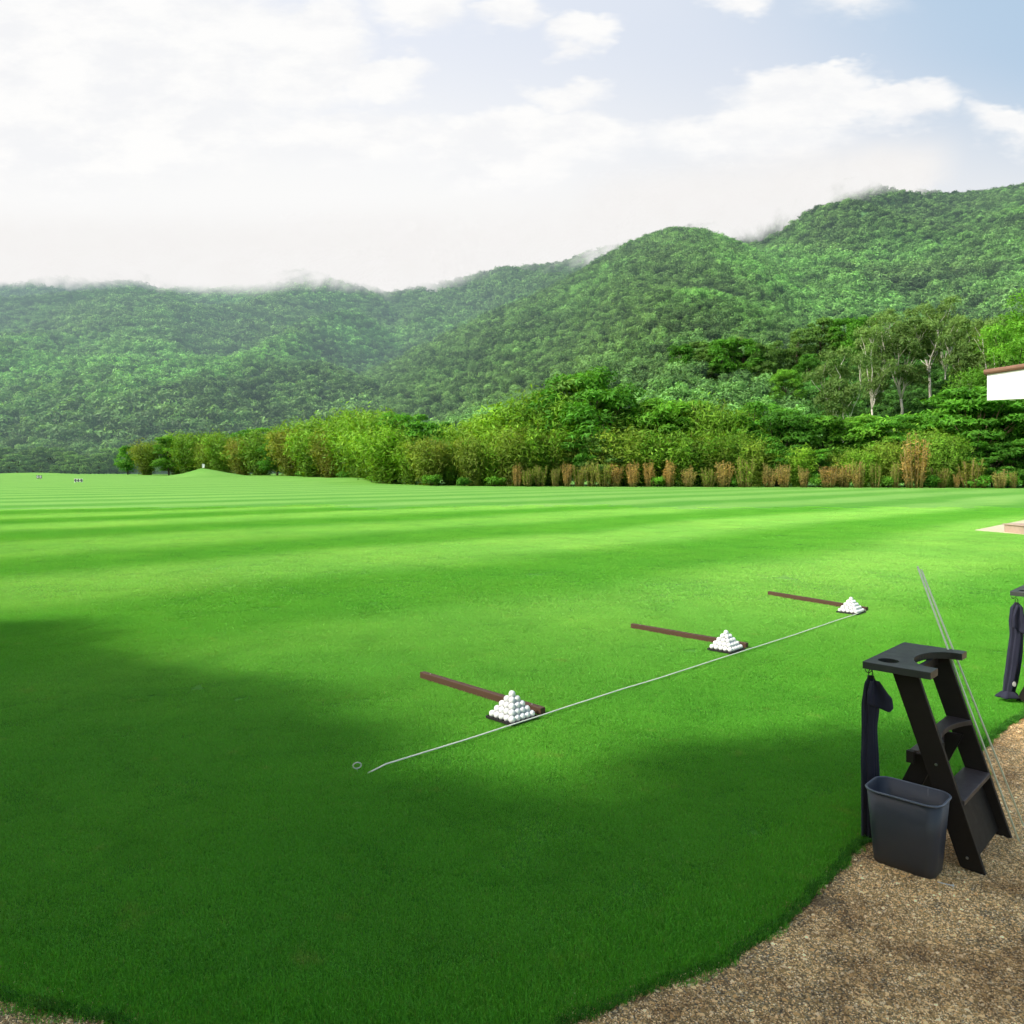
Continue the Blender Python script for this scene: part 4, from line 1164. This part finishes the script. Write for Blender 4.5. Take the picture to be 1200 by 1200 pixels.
def crown_inst(seed, n=150, q=.17, mat='forest'):
    """one forest tree, unit size: lumpy core with leaf clumps"""
    rg = random.Random(seed); cl_ = [(0, 0, .45, .42)]
    for i in range(7):
        a = rg.random() * 6.283; r = rg.uniform(.2, .42); cl_.append((r * math.cos(a), r * math.sin(a), rg.uniform(.3, .75), rg.uniform(.2, .34)))
    return crown_mesh('forest_crown', M[mat], cl_, n // 8, q, .8, seed, .9, .45)

hills = []
hills.append(hill('left_hill', [(-500, 330), (-200, 325), (0, 318), (45, 309), (90, 318), (140, 306), (200, 322), (270, 330), (330, 318), (380, 316), (430, 328), (520, 380), (640, 460), (760, 520)], 1150, 330, 1.12, -420, 760, 130, 60, 55, 3.3, 7.5))
hills.append(hill('left_spur', [(-500, 370), (-200, 362), (0, 352), (60, 344), (140, 338), (200, 342), (250, 368), (290, 400), (340, 432), (420, 470), (520, 500)], 800, 300, 1.0, -420, 520, 110, 46, 30, 9.1, 7.))
hills.append(hill('middle_ridge', [(150, 440), (300, 358), (380, 334), (450, 322), (520, 315), (600, 307), (660, 294), (720, 276), (800, 262), (900, 262), (1000, 300)], 1250, 520, 1.0, 150, 1000, 110, 46, 60, 5.7, 9.))
hills.append(hill('central_slope', [(100, 545), (200, 517), (300, 488), (380, 458), (450, 432), (520, 398), (590, 362), (640, 340), (700, 306), (745, 281), (790, 267), (820, 270), (860, 284), (910, 312), (980, 352), (1060, 400), (1200, 455)],
                  ([100, 400, 800, 1200], [420, 560, 800, 620]), ([100, 400, 800, 1200], [230, 190, 150, 150]), .95, 100, 1200, 170, 70, 26, 1.9, 6.6))
hills.append(hill('right_mountain', [(600, 420), (700, 335), (780, 268), (830, 259), (870, 252), (910, 242), (950, 227), (1000, 209), (1060, 222), (1120, 230), (1170, 226), (1205, 217), (1300, 205), (1500, 180)], 1000, ([600, 900, 1200, 1500], [420, 330, 260, 240]), 1.02, 600, 1500, 150, 64, 42, 7.4, 8.5))
hills.append(hill('near_knoll', [(720, 500), (800, 450), (860, 432), (900, 440), (960, 416), (1020, 398), (1100, 386), (1160, 380), (1200, 372), (1300, 350), (1500, 330)], ([700, 1000, 1500], [230, 260, 240]), ([700, 1500], [104, 98]), 1.55, 720, 1500, 110, 40, 4, 2.2, 3.6))
lab = ['hazy dense forest covering the left hill', 'dense forest covering the rounded left spur', 'dense forest on the ridge under the cloud', 'forest and scrub covering the central slope', 'dense forest covering the right mountain', 'leafy scrub covering the near knoll']
dn = [.017, .018, .011, .021, .014, .085]
QS = [(500, .085), (700, .065), (420, .09), (900, .06), (600, .075), (700, .075, 'scrub')]
for k, hl in enumerate(hills):
    for q in range(3):
        scatter('forest', crown_inst(100 + q + 3 * k, *QS[k]), hl, None, dn[k] * .8, 0, .7, 1.35, 17 * k + q, lab[k], 'forest', 'crown_size', .25)

# individual trees standing out on the knoll and slope
def hill_z(o, x, y):
    from mathutils.bvhtree import BVHTree
    if o.name not in BV:
        BV[o.name] = BVHTree.FromPolygons([v.co for v in o.data.vertices], [tuple(p.vertices) for p in o.data.polygons])
    h = BV[o.name].ray_cast(Vector((x, y, 3000)), Vector((0, 0, -1)))
    return h[0].z if h[0] is not None else gh(x, y)
BV = {}
kn = hills[5]; cs_ = hills[3]
ind = [(985, 402, 'euc', 150, 1.0), (1022, 392, 'euc', 176, .9), (1058, 358, 'euc', 178, 1.25), (1090, 350, 'euc', 190, 1.2), (1130, 372, 'euc', 170, 1.), (1160, 384, 'euc', 165, .95), (1108, 378, 'euc', 200, 1.), (1035, 372, 'euc', 205, 1.1),
       (1188, 330, 'tall', 150, .9), (1222, 318, 'tall', 165, 1.1), (1160, 352, 'bamo', 205, 1.1), (1180, 395, 'broad', 160, 1.),
       (800, 396, 'dark', 246, 1.), (822, 386, 'dark', 250, 1.1), (846, 372, 'dark', 240, 1.1), (870, 366, 'dark', 240, 1.1), (892, 378, 'dark', 238, 1.), (858, 400, 'euc', 240, 1.), (828, 404, 'dark', 240, 1.), (906, 398, 'dark', 245, .9),
       (936, 378, 'dark', 250, 1.1), (962, 366, 'dark', 255, 1.1), (990, 358, 'dark', 250, 1.1), (1014, 364, 'dark', 240, 1.), (948, 412, 'broad', 232, 1.), (1005, 400, 'dark', 240, 1.), (920, 430, 'bright', 215, 1.)]
ind.sort(key=lambda i: i[0]); cnt = {}
lb = {'tall': 'tall bright green dense tree above the white shelter, {o} from the left', 'euc': 'pale trunked airy eucalyptus on the wooded slope, {o} from the left', 'bright': 'bright green rounded tree on the right slope, {o} from the left', 'bamo': 'yellowish crowned tree high on the right slope', 'broad': 'mid green bushy tree on the slope, {o} from the left',
      'dark': 'deep green crowned tree in the grove on the slope, {o} from the left'}
for (px, top, k, Y, wd) in ind:
    x = (px - 600) / 900 * Y; z = max(hill_z(kn, x, Y) if px > 740 else 0, 0) - .3
    hgt = max(7., 1.6 + (HZ - top) / 900 * Y - z); hgt = min(hgt, 26 if k == 'euc' else 30 if k == 'tall' else 16)
    cnt[k] = cnt.get(k, 0) + 1
    plant(k, x, Y, z, hgt, lb[k].format(o=ORD[cnt[k] - 1]), 'trees standing out on the slope', wd * (.8 if k == 'euc' else 1))

# ------------------------------------------------------------------ mist lying on the ridges: sheets of cloud one behind the other
def mist(y_, px0, px1, base, top, solid, seed):
    """base/top: lists of (px, py) of lower and upper border at distance y_"""
    nu, nv = 70, 22; V = []; C = []
    for j in range(nv):
        s = j / (nv - 1)
        for i in range(nu):
            q = i / (nu - 1); u = px0 + (px1 - px0) * q
            b0 = float(np.interp(u, *zip(*base))); b1 = float(np.interp(u, *zip(*top)))
            p = b0 + (b1 - b0) * s; Y = y_ + 40 * noise.noise(Vector((u * .01, s * 3, seed)))
            V.append(((u - 600) / 900 * Y, Y, 1.6 + (HZ - p) / 900 * Y))
            low = sstep(0, .40, s); hi = 1 - sstep(.5, 1, s); sd = sstep(0, .12, q) * (1 - sstep(.86, 1, q))
            C.append((low * solid, min(1, low * 2) * hi * sd, 0, 1))
    F = [(j * nu + i, j * nu + i + 1, (j + 1) * nu + i + 1, (j + 1) * nu + i) for j in range(nv - 1) for i in range(nu - 1)]
    me = np_mesh('mist', V, F, M['mist'], C, smooth=True)
    o = link(bpy.data.objects.new('mist', me))
    o.visible_shadow = True
    return o
mists = [mist(745, -170, 600, [(-170, 366), (0, 356), (60, 356), (120, 354), (200, 356), (260, 362), (330, 364), (420, 362), (480, 356), (600, 340)], [(-170, 262), (600, 262)], .85, 9.),
         mist(1060, -160, 560, [(-160, 358), (0, 356), (60, 366), (120, 366), (220, 376), (300, 380), (400, 384), (460, 384), (560, 366)], [(-160, 250), (560, 250)], 1.12, 1.),
         mist(1110, -160, 560, [(-160, 330), (120, 342), (300, 352), (440, 362), (560, 345)], [(-160, 230), (560, 230)], 1.1, 2.),
         mist(1010, 10, 470, [(10, 346), (60, 356), (200, 366), (330, 374), (400, 380), (470, 370)], [(10, 290), (470, 290)], .72, 3.),
         mist(1120, 330, 860, [(330, 396), (430, 386), (520, 375), (600, 366), (680, 352), (740, 334), (860, 304)], [(330, 230), (860, 190)], 1.15, 4.),
         mist(1060, 400, 800, [(400, 372), (520, 362), (640, 350), (700, 336), (800, 310)], [(400, 270), (800, 230)], .55, 5.),
         mist(880, 690, 1080, [(690, 326), (790, 312), (850, 318), (920, 300), (980, 262), (1080, 228)], [(690, 190), (1080, 150)], .85, 6.),
         mist(985, 660, 1140, [(660, 340), (720, 322), (800, 314), (880, 304), (960, 272), (1140, 236)], [(660, 190), (1140, 140)], .9, 7.)]
ml = ['thin veil of mist drifting over the rounded left spur', 'mist wrapping the left hilltop', 'white cloud lying behind the left hilltop', 'thin mist wisps in front of the left hill', 'white cloud covering the middle ridge', 'thin mist in front of the middle ridge', 'soft mist on the shoulder of the right mountain', 'white cloud behind the right mountain shoulder']
for o, l in zip(mists, ml): tag(o, l, 'mist', kind='stuff')

# ------------------------------------------------------------------ trees behind and left of the camera that shade the foreground
sh = [(-14.2, 1.2, 9.3, 1.1), (-12.6, .2, 9.6, 1.0), (-13.4, -.9, 9.6, 1.05), (-10.8, -.3, 9.2, .95), (-17, -1, 11, 1.1), (-8.3, -1.9, 9.2, .85), (-6.5, -2.3, 10, .85), (-4., -2.3, 11, .9), (-9.5, -4.6, 11, 1.), (-12.4, -3.8, 11, 1.1)]
PROTO['shade'] = [broad(24, nclump=60, per=260, low=.1)]; PH['shade'] = 10.4; NAMES['shade'] = ('broadleaf_tree', 'tree')
for k, (x, y, h_, wd) in enumerate(sh):
    plant('shade', x, y, 0, h_, f'leafy shade tree out of view behind the camera, {ORD[k]} by distance', 'shade trees behind the viewpoint', wd, rz=k * 1.1)

# ------------------------------------------------------------------ render settings
S.view_settings.view_transform = 'Standard'; S.view_settings.look = 'None'; S.view_settings.exposure = 0
S.render.engine = 'CYCLES'
S.cycles.transparent_max_bounces = 16
S.cycles.use_adaptive_sampling = True; S.cycles.adaptive_threshold = .045; S.cycles.adaptive_min_samples = 20; S.cycles.use_denoising = True
S.cycles.max_bounces = 3; S.cycles.diffuse_bounces = 2; S.cycles.glossy_bounces = 2; S.cycles.transmission_bounces = 2
